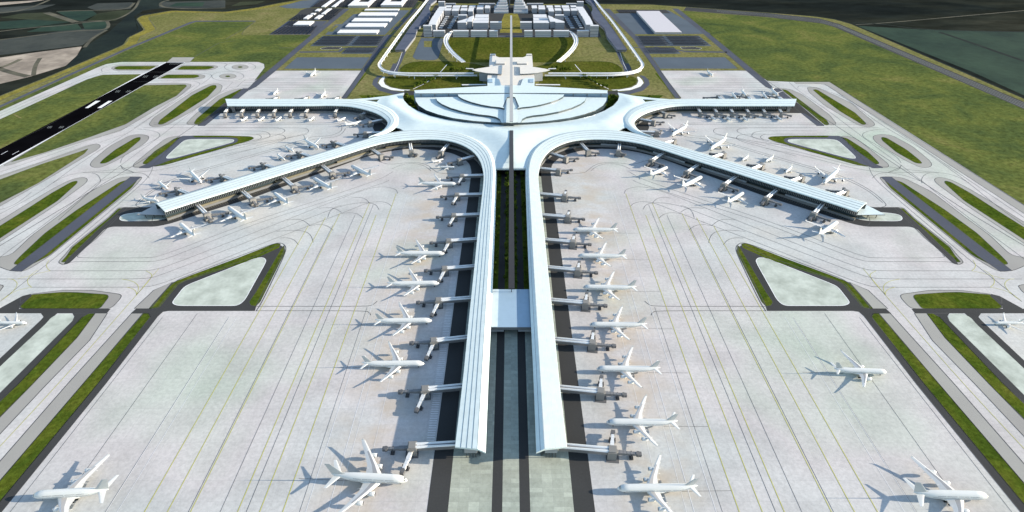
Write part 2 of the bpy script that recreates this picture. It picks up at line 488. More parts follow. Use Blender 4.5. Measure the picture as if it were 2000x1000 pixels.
ground('service_road', [(124, 517), (133, 505), (190, 450), (226, 418), (240, 405), (290, 405), (420, 380), (440, 395), (325, 438), (304, 442.5), (218, 442.5), (203, 448), (190, 462), (150, 500), (134, 515)], 'asphalt', 5, 6, True, 'dark_line')
ground('pale_pad', [(233, 428), (236, 421), (250, 417), (330, 410), (345, 404), (362, 416), (310, 431), (240, 432)], 'pad', 7.6, 14, True, 'pale_line')
# oval island and crossing
island(c8([(160, 318), (240, 298), (480, 268), (720, 268), (950, 300), (945, 330), (868, 412), (155, 412)]),
       c8([(153, 411), (150, 388), (170, 358), (240, 302), (490, 282), (600, 284), (840, 301), (850, 322), (782, 411)]), True, 8)
ground('service_road', [(-400, 603), (36, 603), (30, 603), (45, 584), (60, 574), (62, 578), (40, 598), (37, 603), (216, 603), (209, 612), (-400, 612)], 'asphalt', 5, 0, True)
ground('service_road', [(0, 602), (44, 578), (60, 574), (38, 600), (37, 604), (0, 604)], 'asphalt', 5.2, 0, True)
ground('service_road', [(256, 612), (266, 603), (295, 603), (310, 599), (345, 555), (362, 548), (500, 500), (545, 478), (552, 482), (555, 490), (500, 598), (498, 607), (330, 607), (318, 609), (308, 618),
    (206, 750), (2, 1001), (-60, 1075), (-90, 1075), (0, 980), (191, 750), (294, 619), (290, 612)], 'asphalt', 5, 0, True, 'dark_line')
island(None, [(291, 603), (300, 592), (337, 552), (375, 537), (462, 505), (500, 490), (538, 475), (548, 476), (546, 484), (495, 507), (362, 549), (348, 556), (312, 600), (302, 603)], True, 4, 'verge', 5.5)
island(None, [(549, 486), (555, 479), (557, 492), (508, 590), (500, 598), (490, 597), (486, 590), (500, 570)], True, 4, 'verge', 5.5)
line([(296, 601), (336, 551), (375, 535), (500, 488), (540, 474), (552, 475), (560, 483), (555, 500), (512, 590), (500, 608)], 'dark_line', 1.2, True)
island([(262, 603), (300, 567), (337, 551), (291, 603)], None, True, 0)
ground('pale_pad', [(336, 592), (341, 584), (360, 560), (375, 553), (500, 504), (514, 503), (520, 508), (517, 516), (478, 586), (465, 597), (347, 597)], 'pad', 6, 8, True, 'pale_line')
island(None, [(279, 612), (290, 612), (295, 619), (191, 750), (0, 980), (-80, 1070), (-120, 1070), (0, 939), (162, 750)], True, 4)
island([(257, 612), (280, 612), (162, 750), (0, 939), (-100, 1055), (-140, 1055), (0, 901), (132, 750)], None, True, 0)
island([(186, 612), (210, 612), (175, 665), (92, 750), (0, 848), (-150, 1005), (-190, 1005), (0, 815), (64, 750), (150, 660)], None, True, 0)
island(None, [(160, 620), (172, 612.5), (186, 612), (150, 660), (64, 750), (0, 814), (-180, 1000), (-200, 990), (0, 783), (36, 750)], True, 4)
ground('service_road', [(142, 612), (175, 612), (160, 620), (36, 750), (0, 784), (-200, 990), (-230, 990), (0, 768), (18, 750), (142, 627), (146, 618)], 'asphalt', 5, 0, True, 'dark_line')
ground('pale_pad', [(-230, 990), (-250, 960), (0, 716), (90, 632), (100, 620), (115, 613), (138, 612.5), (145, 617), (142, 627), (18, 750), (0, 768)], 'pad', 6, 5, True)
ground('service_road', [(-250, 960), (-260, 945), (0, 700), (80, 625), (85, 619), (80, 612), (112, 612), (92, 630), (0, 716)], 'asphalt', 5, 0, True)
# small edge of the next island at the frame's border
island([(-40, 575), (-5, 555), (8, 558), (0, 569), (-40, 600)], None, True, 4)

# runway
ground('runway', [(-600, 620), (0, 288.5), (323.7, 121.3), (361.7, 121.3), (130.5, 251.3), (0, 324), (-600, 676)], 'pale_line', 3.5, 0)
ground('runway', [(-600, 625), (2, 290), (325, 122), (360, 122), (129, 251), (0, 322), (-600, 670)], 'runway', 5, 0)
for q in ([(166, 211), (172.5, 211), (196, 197), (187, 197)], [(190, 211), (197.5, 211), (219.5, 197), (212, 197)]):
    ground('runway_bar', q, 'white_line', 6, 0)
for cx, cy in ((284, 149), (304, 149), (230, 178), (251, 178), (97, 248), (120, 248)):
    for k in range(3):
        line([(cx - 5 + k * 3, cy + 2.5), (cx - 1 + k * 3, cy - 1.5)], 'faint_line', 1.4, smooth=False)
for k in range(10):
    line([(331 + k * 3, 126), (334 + k * 3, 123.5)], 'faint_line', 1.2, smooth=False)
line([(2, 302), (15, 295)], 'pale_line', 1.5, smooth=False); line([(24, 302), (37, 295)], 'pale_line', 1.5, smooth=False)
ground('perimeter_track_strip', [(24, 223), (29, 222), (44, 231), (38, 231)], 'khaki', 5, 0)

# ---- taxi guidance lines
def xline(x, y0, y1, kind, wd=.8, both=True):      # runs along the airport's axis, x given on the frame's lower border
    k = (x - XC) / 1250
    line([(XC + k * (y + 250), y) for y in (y0, (y0 + y1) / 2, y1)], kind, wd, both, False)
for x, y0, kd, wd in ((552, 378, 'yellow_line', 1.0), (507, 420, 'yellow_line', 1.0), (464, 397, 'yellow_line', 1.0), (372, 417, 'yellow_line', 1.0), (327, 425, 'yellow_line', 1.0), (282, 441, 'yellow_line', 1.0),
                   (597, 380, 'pale_line', .7), (640, 430, 'pale_line', .8), (655, 560, 'pale_line', .5), (430, 420, 'dark_line', .45), (481, 400, 'dark_line', .5), (368, 440, 'dark_line', .5),
                   (207, 620, 'pale_line', .8), (229, 620, 'pale_line', .6), (206, 620, 'dark_line', .4), (110, 612, 'dark_line', .45), (20, 620, 'dark_line', .5), (700, 620, 'pale_line', .5), (585, 600, 'dark_line', .4)):
    xline(x, y0, 1080, kd, wd * {'pale_line': .55, 'yellow_line': .8, 'dark_line': .8}[kd])
for pts in ([(768, 335), (760, 340), (745, 349), (640, 385), (500, 430), (330, 494), (310, 500), (296, 504), (155, 504), (150, 501), (156, 497)],
            [(760, 352), (748, 358), (500, 437), (335, 502), (312, 509), (296, 511), (150, 511), (140, 512), (125, 517)],
            [(777, 378), (774, 370), (757, 365), (735, 365), (700, 374), (500, 453), (325, 521), (300, 527), (285, 529), (98, 529)],
            [(765, 403), (757, 396), (740, 393), (715, 397), (667, 417), (500, 480), (330, 549), (300, 558), (285, 561), (62, 561)],
            [(740, 409), (735, 400), (722, 396), (700, 396), (667, 402), (640, 412), (500, 466), (320, 535), (298, 542), (275, 545), (0, 545)],
            [(722, 397), (714, 388), (700, 385), (685, 387)], [(709, 426), (700, 418), (685, 415), (667, 417)],
            [(667, 415), (655, 407), (640, 405), (622, 407)], [(651, 450), (640, 441), (625, 438), (605, 441)],
            [(605, 440), (592, 430), (577, 428), (560, 430)], [(612, 474), (608, 460), (598, 452), (575, 449), (540, 452)], [(583, 478), (575, 468), (560, 464), (545, 465)],
            [(640, 425), (645, 410), (660, 402), (667, 402)]):
    line(pts, 'dark_line', .7, True)
line([(500, 598.5), (715, 598.5), (728, 596), (737, 588)], 'dark_line', .8, True); line([(500, 607), (712, 607), (722, 610), (724, 616)], 'dark_line', .8, True)
for pts in ([(267, 576), (114, 750), (0, 872), (-120, 1000)], [(310, 500 + 25), (297, 540), (267, 576)], [(285, 529), (297, 535), (296, 543), (267, 576)], [(238, 545), (260, 549), (270, 557), (271, 566), (267, 575)],
            [(248, 561), (260, 564), (266, 569), (267, 577)], [(62, 561), (54, 555), (54, 545), (62, 535), (75, 527)], [(98, 529), (92, 524), (90, 517), (96, 508)], [(0, 589), (20, 575), (33, 560), (34, 552), (25, 545), (15, 545)],
            [(0, 589), (25, 570), (50, 563), (62, 561)], [(34, 545), (70, 535), (98, 529)]):
    line(pts, 'yellow_line', .65, True)
for pts in ([(300, 322), (292, 346), (250, 383), (112, 500), (53, 547), (0, 589)], [(-40, 535), (0, 502), (62, 457), (150, 390), (197, 352), (236, 323), (312, 267), (380, 215), (440, 175), (455, 160)],
            [(292, 348), (284, 340), (270, 337), (180, 337)], [(236, 323), (240, 332), (262, 337)]):
    line(pts, 'dark_line', .7, True)
for pts in (
            [(0, 418), (62, 385), (104, 357), (140, 330), (200, 290), (275, 244), (380, 166)],
            [(0, 336), (90, 306), (180, 273), (240, 252), (262, 244)], [(0, 345), (90, 315), (180, 283), (250, 260)],
            [(104, 357), (125, 345), (150, 338), (180, 337), (192, 342), (197, 352), (195, 358), (104 + 10, 430)],
            [(162, 337), (222, 332), (262, 325), (300, 324), (330, 323)], [(235, 323), (240, 328), (262, 337)], [(0, 410), (30, 400), (62, 375)],
            [(197, 354), (230, 342), (262, 337), (330, 330), (420, 305), (500, 290)], [(300, 324), (380, 306), (500, 273)], [(330, 323), (500, 281)],
            [(268, 252), (285, 253), (305, 257), (313, 262), (311, 268), (290, 280), (240, 304), (235, 318)],
            [(0, 222), (85, 184), (200, 140), (230, 133)], [(0, 227), (90, 188), (205, 142)], [(200, 141), (197, 135), (205, 131), (222, 125), (500, 123)],
            [(230, 140), (400, 140), (415, 139), (440, 130), (445, 124), (420, 122)], [(260, 160), (340, 157), (380, 158), (392, 163), (388, 168), (262, 250)],
            [(205, 142), (340, 142), (400, 143), (415, 146), (410, 153), (393, 165)], [(440, 174), (462, 168), (500, 166)], [(430, 180), (462, 172), (470, 162), (480, 156)]):
    line(pts, 'dark_line', .8)
RL = (
      [(2000, 440), (1950, 405), (1892, 357), (1800, 290), (1721, 244), (1616, 166), (1590, 162)], [(2000, 425), (1900, 357), (1760, 262), (1650, 190), (1600, 172), (1560, 166), (1558, 172)],
      [(1892, 357), (1871, 345), (1846, 338), (1816, 337), (1804, 342), (1799, 352), (1801, 358)],
      [(1834, 337), (1774, 332), (1734, 325), (1696, 324), (1666, 323)], [(1761, 323), (1756, 328), (1734, 337)],
      [(1799, 354), (1766, 342), (1734, 337), (1666, 330), (1576, 305), (1496, 290)], [(1696, 324), (1616, 306), (1496, 273)], [(1666, 323), (1496, 281)],
      [(1728, 252), (1711, 253), (1691, 257), (1684, 262), (1686, 268), (1706, 280), (1750, 304), (1760, 318)])
for pts in RL: line(pts, 'dark_line', .8)
# lines round the upper aprons
for y in (240.3, 243.5): line([(300, y), (620, y), (650, y), (663, y + 2), (668, y + 5)], 'dark_line', 1.1, True)
for pts in ([(280, 249.5), (545, 249.5), (556, 253), (557, 257), (545, 263), (500, 274), (420, 290)], [(420, 249.7), (595, 249.6), (602, 253), (603, 258), (595, 262), (500, 285)],
            [(400, 255.5), (510, 255.5), (525, 259), (529, 266), (520, 271), (440, 291)], [(400, 262), (500, 261.8), (510, 265), (511, 270), (500, 274)], [(500, 261.8), (550, 262), (558, 268), (557, 272), (540, 279), (440, 305)],
            [(668, 249), (667, 256), (655, 262), (640, 266), (625, 266), (610, 267), (598, 271), (560, 283), (470, 309), (380, 335), (330, 352), (290, 375), (268, 395), (264, 402), (275, 405)],
            [(675, 251), (668, 262), (655, 268), (636, 269), (600, 274), (470, 313), (380, 338), (340, 352), (300, 372), (272, 396)],
            [(400, 292), (520, 277), (600, 262)]):
    line(pts, 'dark_line', 1.0, True)
for y in (154, 156.5, 161.5, 166, 170.5, 175.5, 178): line([(470 + (y % 5) * 4, y), (560, y), (672 + (166 - y) * .9, y)], 'dark_line', 1.3, True, False)
for pts in ([(940 + 0, 342), (905, 341), (868, 344), (850, 355), (826, 372)], [(920, 345), (880, 346), (860, 350), (842, 362)]):
    pass
line([(690, 308), (735, 313), (757, 322), (790, 318), (815, 317), (835, 322), (848, 333), (857, 339), (925, 341)], 'dark_line', .9, True)
line([(765, 330), (785, 321), (810, 319), (830, 324), (842, 334)], 'dark_line', .8, True)

# ---- land north of the terminal
ground('service_road', [(672, 17), (683, 17), (620, 68), (540, 137), (500, 170), (478, 180), (497, 160), (607, 69)], 'roadgrey', 3, 0, True, 'dark_line')
ground('service_road', [(806, 17), (817, 17), (760, 75), (716, 136), (678, 192), (667, 192), (709, 133), (748, 76)], 'roadgrey', 3, 0, True, 'dark_line')
ground('grass_verge', [(713, 143), (717, 143), (688, 178), (682, 188), (676, 192)], 'verge', 4, 0, True)
ground('parking_ground', [(555, 134), (580, 112), (722, 112), (707, 134)], 'bluepad', 3, 0, True, 'dark_line')
ground('grass_verge', [(540, 137), (568, 112), (590, 100), (742, 100), (716, 136)], 'khaki', 2.5, 0, True, 'dark_line')
ground('parking_ground', [(606, 90), (631, 70), (753, 70), (741, 90)], 'bluepad', 3, 0, True, 'dark_line')
ground('parking_ground', [(666, 105), (679, 93), (738, 93), (729, 105)], 'bluepad', 3, 0, True, 'dark_line')
ground('service_road', [(585, 100.5), (660, 100), (668, 94), (760, 92), (758, 93.5), (672, 95.5), (663, 102), (585, 103)], 'roadgrey', 2.55, 0, True)
ground('parking_ground', [(625, 94.5), (640, 91.5), (668, 92), (663, 96), (630, 96.5)], 'asphalt', 3, 4, True, 'pale_line')
ground('parking_ground', [(635, 68), (655, 48), (668, 47), (690, 28), (770, 20), (800, 20), (752, 68)], 'bluepad', 3, 0, False, 'dark_line')
ground('parking_ground', [(526, 67.5), (563, 41), (640, 41), (610, 67.5)], 'roadgrey', 3, 0, False, 'dark_line')
ground('parking_ground', [(563, 40), (580, 28), (588, 20), (600, 16), (676, 16), (645, 40)], 'asphalt', 3, 0, False, 'dark_line')
ground('parking_ground', [(545, 13), (590, 1), (635, -2), (612, 15), (585, 16.5), (560, 16)], 'bluepad', 3, 0, False, 'dark_line')
ground('parking_ground', [(605, 15), (640, -4), (820, -4), (808, 15)], 'asphalt', 3, 0, False, 'dark_line')
for q in ([(640, 62), (655, 50), (662, 50), (650, 62)], [(655, 45), (668, 34), (676, 34), (664, 45)], [(674, 30), (688, 20), (694, 20), (682, 30)], [(756, 68), (768, 58), (776, 58), (765, 68)], [(770, 52), (782, 42), (788, 42), (778, 52)], [(788, 34), (798, 24), (804, 24), (794, 34)]):
    ground('grass_verge', q, 'khaki', 3.5, 0, False, 'dark_line')
line([(545, 93.4), (580, 93.4)], 'dark_line', 3, smooth=False)
line([(380, 111), (420, 88), (428, 84), (445, 81), (460, 80)], 'dark_line', 2, smooth=False); line([(442, 76), (500, 42)], 'dark_line', 2, smooth=False)
ground('parking_ground', [(1200, 27), (1240, 20), (1305, 20), (1388, 66), (1236, 67)], 'bluepad', 3, 0, False, 'dark_line')
ground('parking_ground', [(1203, 19), (1300, 19), (1310, 26), (1210, 26)], 'asphalt', 3.5, 0, False, 'dark_line')
ground('perimeter_road', [(1340, 14), (1500, 25.5), (1600, 36), (1640, 47), (2000, 199), (2400, 368), (2400, 386), (2000, 213), (1630, 53), (1606, 46), (1500, 33.5), (1335, 20.5)], 'asphalt', 2.2, 0)
for k in range(4):
    o = 2.2 * k
    line([(1400, 19.5 + o * .5), (1500, 27.5 + o * .6), (1600, 38 + o * .8), (1637, 48.5 + o * .6), (2000, 202 + o * 1.3), (2300, 329 + o * 2)], 'faint_line', 2.2, smooth=False)
ground('grass_verge', [(1360, 60), (1355, 58), (1370, 58), (1412, 98), (1400, 100), (1290, 102), (1250, 70), (1365, 68)], 'khaki', 2.6, 0, False, 'dark_line')
ground('service_road', [(1280, 91), (1340, 99), (1420, 101), (1420, 103), (1340, 101), (1275, 93)], 'roadgrey', 3, 0)

# park between city and terminal
ground('lawn', [(868, 73), (998, 73), (998, 122), (905, 122), (885, 108), (872, 92)], 'lawn', 2, 0, True)
ground('lawn', [(780, 139), (781, 134), (790, 126), (805, 121), (825, 119.5), (873, 119.5), (925, 124), (950, 130), (950, 141), (785, 141.5)], 'lawn', 2.5, 8, True, 'dark_line')
ground('lawn', [(751, 158), (754, 152), (762, 149), (940, 149), (945, 168), (806, 175), (785, 173.5), (765, 170), (754, 164)], 'lawn', 2.5, 8, True, 'dark_line')
ground('service_road', [(727, 165), (729, 156), (738, 148), (748, 147), (740, 154), (737, 162), (745, 170), (765, 177), (790, 180), (800, 178), (812, 180), (812, 186), (770, 185), (740, 177)], 'roadgrey', 3, 6, True)
ground('path_or_reflection', [(739, 162), (742, 156), (748, 150), (752, 150), (749, 158), (752, 165), (763, 171), (785, 175), (803, 175.5), (790, 178), (765, 176), (745, 169)], 'pale_line', 3.5, 4, True)
line([(807, 174), (830, 163), (848, 151)], 'pale_line', 2.5, True, False)
line([(860, 141), (868, 132), (873, 126)], 'pale_line', 2.0, True, False)
ground('service_road', [(757, 147), (768, 124), (774, 124), (790, 96), (795, 96), (783, 124), (780, 128), (775, 147)], 'roadgrey', 2.8, 0, True)
line([(770, 140), (778, 124), (787, 97)], 'pale_line', 1.2, True, False)
ground('parking_ground', [(823, 74), (866, 75), (865, 82), (856, 114), (850, 117), (835, 117.5), (812, 116), (806, 111), (818, 84)], 'bluepad', 3, 6, False, 'dark_line')
ground('path_or_reflection', [(828, 80), (844, 80), (844, 92), (828, 92)], 'khaki', 3.5, 0)  # brownish reflection on the car park, painted as a flat khaki patch
ground('city_ground', [(822, 73), (838, 30), (850, 10), (1146, 10), (1160, 30), (1174, 73)], 'asphalt', 2, 0)
ground('lawn', [(976, 64), (980, 40), (985, 27), (998, 26), (998, 64)], 'berm', 3, 0, True)
ground('path_or_reflection', [(980, 33), (990, 30), (996, 28), (996, 31), (985, 37), (976, 42)], 'orange', 3.5, 0, True) if False else None
ground('city_path', [(868, 68), (975, 69), (1020, 69), (1128, 68), (1128, 72.4), (868, 72.4)], 'roadgrey', 3, 0)
ground('garden_ground', [(786, 186), (790, 176), (812, 178), (812, 190), (820, 205), (850, 220), (900, 233), (960, 240), (900, 240), (850, 233), (810, 215), (792, 200)], 'verge', 4, 0, True)
ground('garden_ground', [(700, 186), (760, 186), (800, 200), (800, 262), (740, 268), (735, 262), (760, 240), (740, 215)], 'verge', 4.2, 0, True)
ground('service_road', [(788, 178), (815, 178), (815, 186), (788, 186)], 'asphalt', 5, 0, True)
# ================================================================= TERMINAL
M['roof'] = plain('white_roof_metal', (.64, .73, .715), .38, .0, .5, .06)
M['roof2'] = plain('white_shell_roof', (.65, .745, .73), .42, .0, .5, .05)
M['joint'] = plain('roof_joint', (.30, .33, .34), .7)
M['glass'] = plain('dark_glass', (.035, .05, .055), .18, .0, .7)
M['louvre'] = plain('grey_louvre', (.30, .32, .33), .5)
M['fin'] = plain('facade_fin', (.15, .16, .165), .5)
M['podium'] = tone('podium_stone', (.19, .175, .125), .15, 40, 5)
M['steel'] = plain('grey_steel', (.22, .225, .225), .45, .3)
M['darksteel'] = plain('dark_steel', (.07, .07, .072), .5, .2)
M['spine'] = plain('bronze_grey', (.050, .045, .044), .45, .3)
M['pale_spine'] = plain('pale_grey_cladding', (.40, .40, .39), .5)
M['deck'] = plain('blue_grey_deck', (.30, .42, .52), .5)
M['cream'] = plain('cream_canopy', (.72, .68, .60), .55)
M['plaza'] = concrete('plaza_paving', [(.44, .52, .44), (.53, .56, .46), (.48, .54, .46), (.58, .57, .45)], 5, .76)
M['dry'] = M['khaki']

T = empty('airport_terminal', G(998, 250), 0, 'white airport terminal with four long pleated concourse roofs curving out from a domed hub', 'terminal')
def tob(name, bm, mats, smooth=False, parent=None):
    o = obj(name, bm, mats, None, smooth)
    o.parent = parent or T
    if parent is None: o.matrix_parent_inverse = T.matrix_world.inverted() if False else Matrix.Translation(-T.location)
    return o

def band(name, outer, inner, zo, zi, N=90, facets=5, arch=1.8, cap=True, flip=False, ridge=False):
    """long pleated roof between two edge curves"""
    A = resample(catmull([G(*p, zo) for p in outer], 8), N)
    B = resample(catmull([G(*p, zi) for p in inner], 8), N)
    prof = []                                   # t, dz, joint?
    for k in range(facets):
        a, b = k / facets, (k + 1) / facets
        prof += [(a + .010, .28), (b - .010, 0.0)]
    prof = []
    cuts = [0, .19, .38, .56, .73, .87, 1] if ridge else [k / facets for k in range(facets + 1)]
    for a, b in zip(cuts, cuts[1:]): prof += [(a + .010, .24), (b - .010, 0.0)]
    prof = [(0, -.3)] + prof + [(1, -.3)]
    def crown(t):
        if not ridge: return arch * math.sin(math.pi * t)
        return 3.4 * t / .73 if t < .73 else 3.4 * (1 - (t - .73) / .27)
    bm = bmesh.new()
    rows = []
    for a, b in zip(A, B):
        row = []
        for t, dz in prof:
            p = a.lerp(b, t); p.z += dz + crown(t)
            row.append(bm.verts.new(p))
        lo = [bm.verts.new(a.lerp(b, t) + Vector((0, 0, -1.6 + crown(t) * .8))) for t in (0, .25, .5, .75, 1)]
        rows.append((row, lo))
    def face(vs, mi):
        f = bm.faces.new(vs); f.material_index = mi
    for (r0, l0), (r1, l1) in zip(rows, rows[1:]):
        for i in range(len(prof) - 1):
            dark = (i % 2 == 0)
            face((r0[i], r0[i + 1], r1[i + 1], r1[i]) if flip else (r0[i], r1[i], r1[i + 1], r0[i + 1]), 1 if dark and 0 < i < len(prof) - 2 else 0)
        face((r0[0], r1[0], l1[0], l0[0]), 0)
        face((r0[-1], l0[-1], l1[-1], r1[-1]), 0)
        for i in range(4): face((l0[i], l0[i + 1], l1[i + 1], l1[i]), 2)
    for row, lo in (rows[0], rows[-1]):
        face(list(row) + lo[::-1], 0)
    bmesh.ops.recalc_face_normals(bm, faces=bm.faces)
    return tob(name, bm, ['roof', 'joint', 'steel']), A, B

def offset(P, d):
    """shift an open XY polyline sideways (positive = to the left of travel)"""
    out = []
    for i, p in enumerate(P):
        a, b = P[max(i - 1, 0)], P[min(i + 1, len(P) - 1)]
        t = Vector((b.x - a.x, b.y - a.y, 0)).normalized()
        out.append(Vector((p.x - t.y * d, p.y + t.x * d, p.z)))
    return out

def wall(name, P, z0, z1, mat, th=.8):
    Q = offset(P, th)
    bm = bmesh.new()
    for a, b, c, d in zip(P, P[1:], Q, Q[1:]):
        for q, up in (((a, b), 0), ((d, c), 0)):
            v = [bm.verts.new((s.x, s.y, z)) for s, z in ((q[0], z0), (q[1], z0), (q[1], z1), (q[0], z1))]
            bm.faces.new(v)
    for e0, e1 in ((P[0], Q[0]), (P[-1], Q[-1])):
        bm.faces.new([bm.verts.new((s.x, s.y, z)) for s, z in ((e0, z0), (e1, z0), (e1, z1), (e0, z1))])
    return tob(name, bm, mat)

def fins(name, P, z0, z1, pitch, depth, wd, mat='fin'):
    L = sum((b - a).length for a, b in zip(P, P[1:]))
    n = max(int(L / pitch), 2)
    Q = resample(P, n)
    bm = bmesh.new()
    for i, p in enumerate(Q):
        a, b = Q[max(i - 1, 0)], Q[min(i + 1, n - 1)]
        ang = math.atan2(b.y - a.y, b.x - a.x)
        m4 = Matrix.Translation((p.x, p.y, 0)) @ Matrix.Rotation(ang, 4, 'Z')
        box(bm, -wd / 2, wd / 2, -depth / 2, depth / 2, z0, z1, 0, None, m4)
    return tob(name, bm, mat)

Zo, Zi = 20.0, 18.5
pier_outer = [(888.5, 873), (904, 740), (916, 620), (926.5, 520), (934, 445), (941, 385), (944.5, 350), (943.5, 335), (938, 315), (925, 297), (905, 284), (880, 275.5), (850, 272), (815, 272), (780, 274.5), (745, 280),
              (712, 289), (650, 309), (560, 337), (450, 372), (380, 394), (322, 413)]
pier_inner = [(948.5, 884), (954, 740), (958.5, 640), (963, 540), (966.5, 450), (968.5, 390), (969.5, 350), (969, 330), (965, 309), (955, 290), (937, 275), (912, 264), (880, 257), (845, 253.5), (805, 253.5), (770, 257.5),
              (742, 263.5), (710, 273), (640, 294), (560, 318), (450, 351), (380, 373), (302, 396)]
arm_outer = [(444, 206.5), (520, 206.5), (600, 206.5), (645, 206), (680, 207.5), (710, 213), (735, 221), (750, 230), (757, 239), (753, 249), (742, 258), (720, 268)]
arm_inner = [(440, 193), (520, 193), (600, 193), (660, 193), (700, 194.5), (735, 200.5), (762, 210), (776, 222), (781, 236), (774, 247), (762, 256), (740, 264)]

for side in (0, 1):
    q = (lambda L: L) if side == 0 else mir
    sg = 1 if side == 0 else -1
    roof, A, B = band('concourse_roof', q(pier_outer), q(pier_inner), Zo, Zi, 150, ridge=True)
    flatA = [Vector((p.x, p.y, 0)) for p in A]
    flatB = [Vector((p.x, p.y, 0)) for p in B]
    # facade set back beneath the roof edge; travel is front -> tip, building lies to the right for the west side
    FA = offset(flatA, -11 * sg)
    FB = offset(flatB, 6 * sg)
    cut = int(150 * .43)
    FB_front = [p for p in FB if p.y < G(998, 330).y and abs(p.x) < 60]
    wall('facade_glazing', FA[1:], 0, Zo - 1.4, 'glass')
    fins('facade_louvre', offset(flatA, -1.8 * sg)[2:], 11.5, Zo - 1.2, 3.0, 1.6, .6)
    wall('facade_glazing', FB_front[1:], 0, Zi - 1.6, 'glass')
    fins('facade_louvre', offset(FB_front, -1.2 * sg)[1:], 6, Zi - 1.4, 6.0, 1.8, .7)
    tipB = [p for i, p in enumerate(FB) if i > 95]
    wall('facade_glazing', tipB, 0, Zi - 1.6, 'glass')
    wall('gable_end', [FA[-2], tipB[-2]] if side else [tipB[-2], FA[-2]], 0, Zi - .5, 'steel')
    fins('facade_louvre', offset(tipB, -1.2 * sg), 6, Zi - 1.4, 6.0, 1.8, .7)
    # low mezzanine ledge of the diagonal concourse
    lower = [p for i, p in enumerate(flatA) if i > 62]
    led = offset(lower, -4.5 * sg)
    bm = bmesh.new()
    slab(bm, led + offset(lower, -8.6 * sg)[::-1], 0, 4.2, 0, 1)
    tob('mezzanine_ledge', bm, ['podium', 'steel'])
    n = len(led)
    for a, b in ((.36, .47), (.50, .60), (.64, .76), (.84, .95)):
        seg = lower[int(n * a):int(n * b)]
        if len(seg) > 1:
            bm = bmesh.new(); slab(bm, offset(seg, -5.4 * sg) + offset(seg, -8.3 * sg)[::-1], 4.2, 7.2, 0, 0)
            tob('roof_plant_room', bm, 'podium' if side == 0 else 'louvre')
    # front gable
    a, b = A[0], B[0]
    bm = bmesh.new()
    x0, x1 = sorted((a.x + 9 * sg, b.x - 9 * sg))
    box(bm, x0, x1, a.y + .8, a.y + 12, 9.5, 17.4)
    tob('gable_end', bm, 'louvre')
    bm = bmesh.new()
    for k in range(4):
        xx = x0 + (x1 - x0) * (k + .5) / 4
        box(bm, xx - .3, xx + .3, a.y + 2.2, a.y + 2.8, 0, 9.5)
    tob('gable_post', bm, 'darksteel')
    # tip canopy of the diagonal concourse
    bm = bmesh.new()
    tip = [G(*p, 9) for p in q([(267, 419), (306, 399), (318, 404), (330, 412), (324, 420)])]
    slab(bm, tip, 7.8, 9, 0, 1)
    tob('tip_canopy', bm, ['roof' if side else 'pale_spine', 'darksteel'])
    for px, py in q([(281, 418), (298, 417.5), (314, 418)]):
        bm = bmesh.new(); p = G(px, py, 9); box(bm, p.x - .4, p.x + .4, p.y - .4 + 2, p.y + .4 + 2, 0, 7.8)
        tob('canopy_post', bm, 'darksteel')
    # upper arm
    roof, A, B = band('concourse_roof', q(arm_outer), q(arm_inner), Zo, Zo, 90, 4, 2.4)
    flatA = [Vector((p.x, p.y, 0)) for p in A]
    sA = 1 if side == 0 else -1
    FA = offset(flatA, 11 * sA)
    wall('facade_glazing', FA[1:-4], 0, Zo - 1.4, 'glass')
    fins('facade_louvre', offset(flatA, 1.8 * sA)[1:-4], 11.5, Zo - 1.2, 4.4, 1.6, 1.1)
    led = offset(flatA, 2.5 * sA)
    bm = bmesh.new()
    slab(bm, led[2:-10] + offset(flatA, 10.8 * sA)[2:-10][::-1], 0, 4.2, 0, 1)
    tob('mezzanine_ledge', bm, ['podium' if side else 'steel', 'steel'])
    flatB = [Vector((p.x, p.y, 0)) for p in B]
    wall('facade_glazing', offset(flatB, -6 * sA)[1:45], 0, Zo - 1.4, 'glass')
    bm = bmesh.new()
    a, b = G(*q([(444, 206.5)])[0], 20), G(*q([(440, 193)])[0], 20)
    x0, x1 = sorted((a.x + 5 * sg, a.x + 13 * sg))
    box(bm, x0, x1, a.y + 6, b.y - 6, 0, 18)
    tob('gable_end', bm, 'steel')

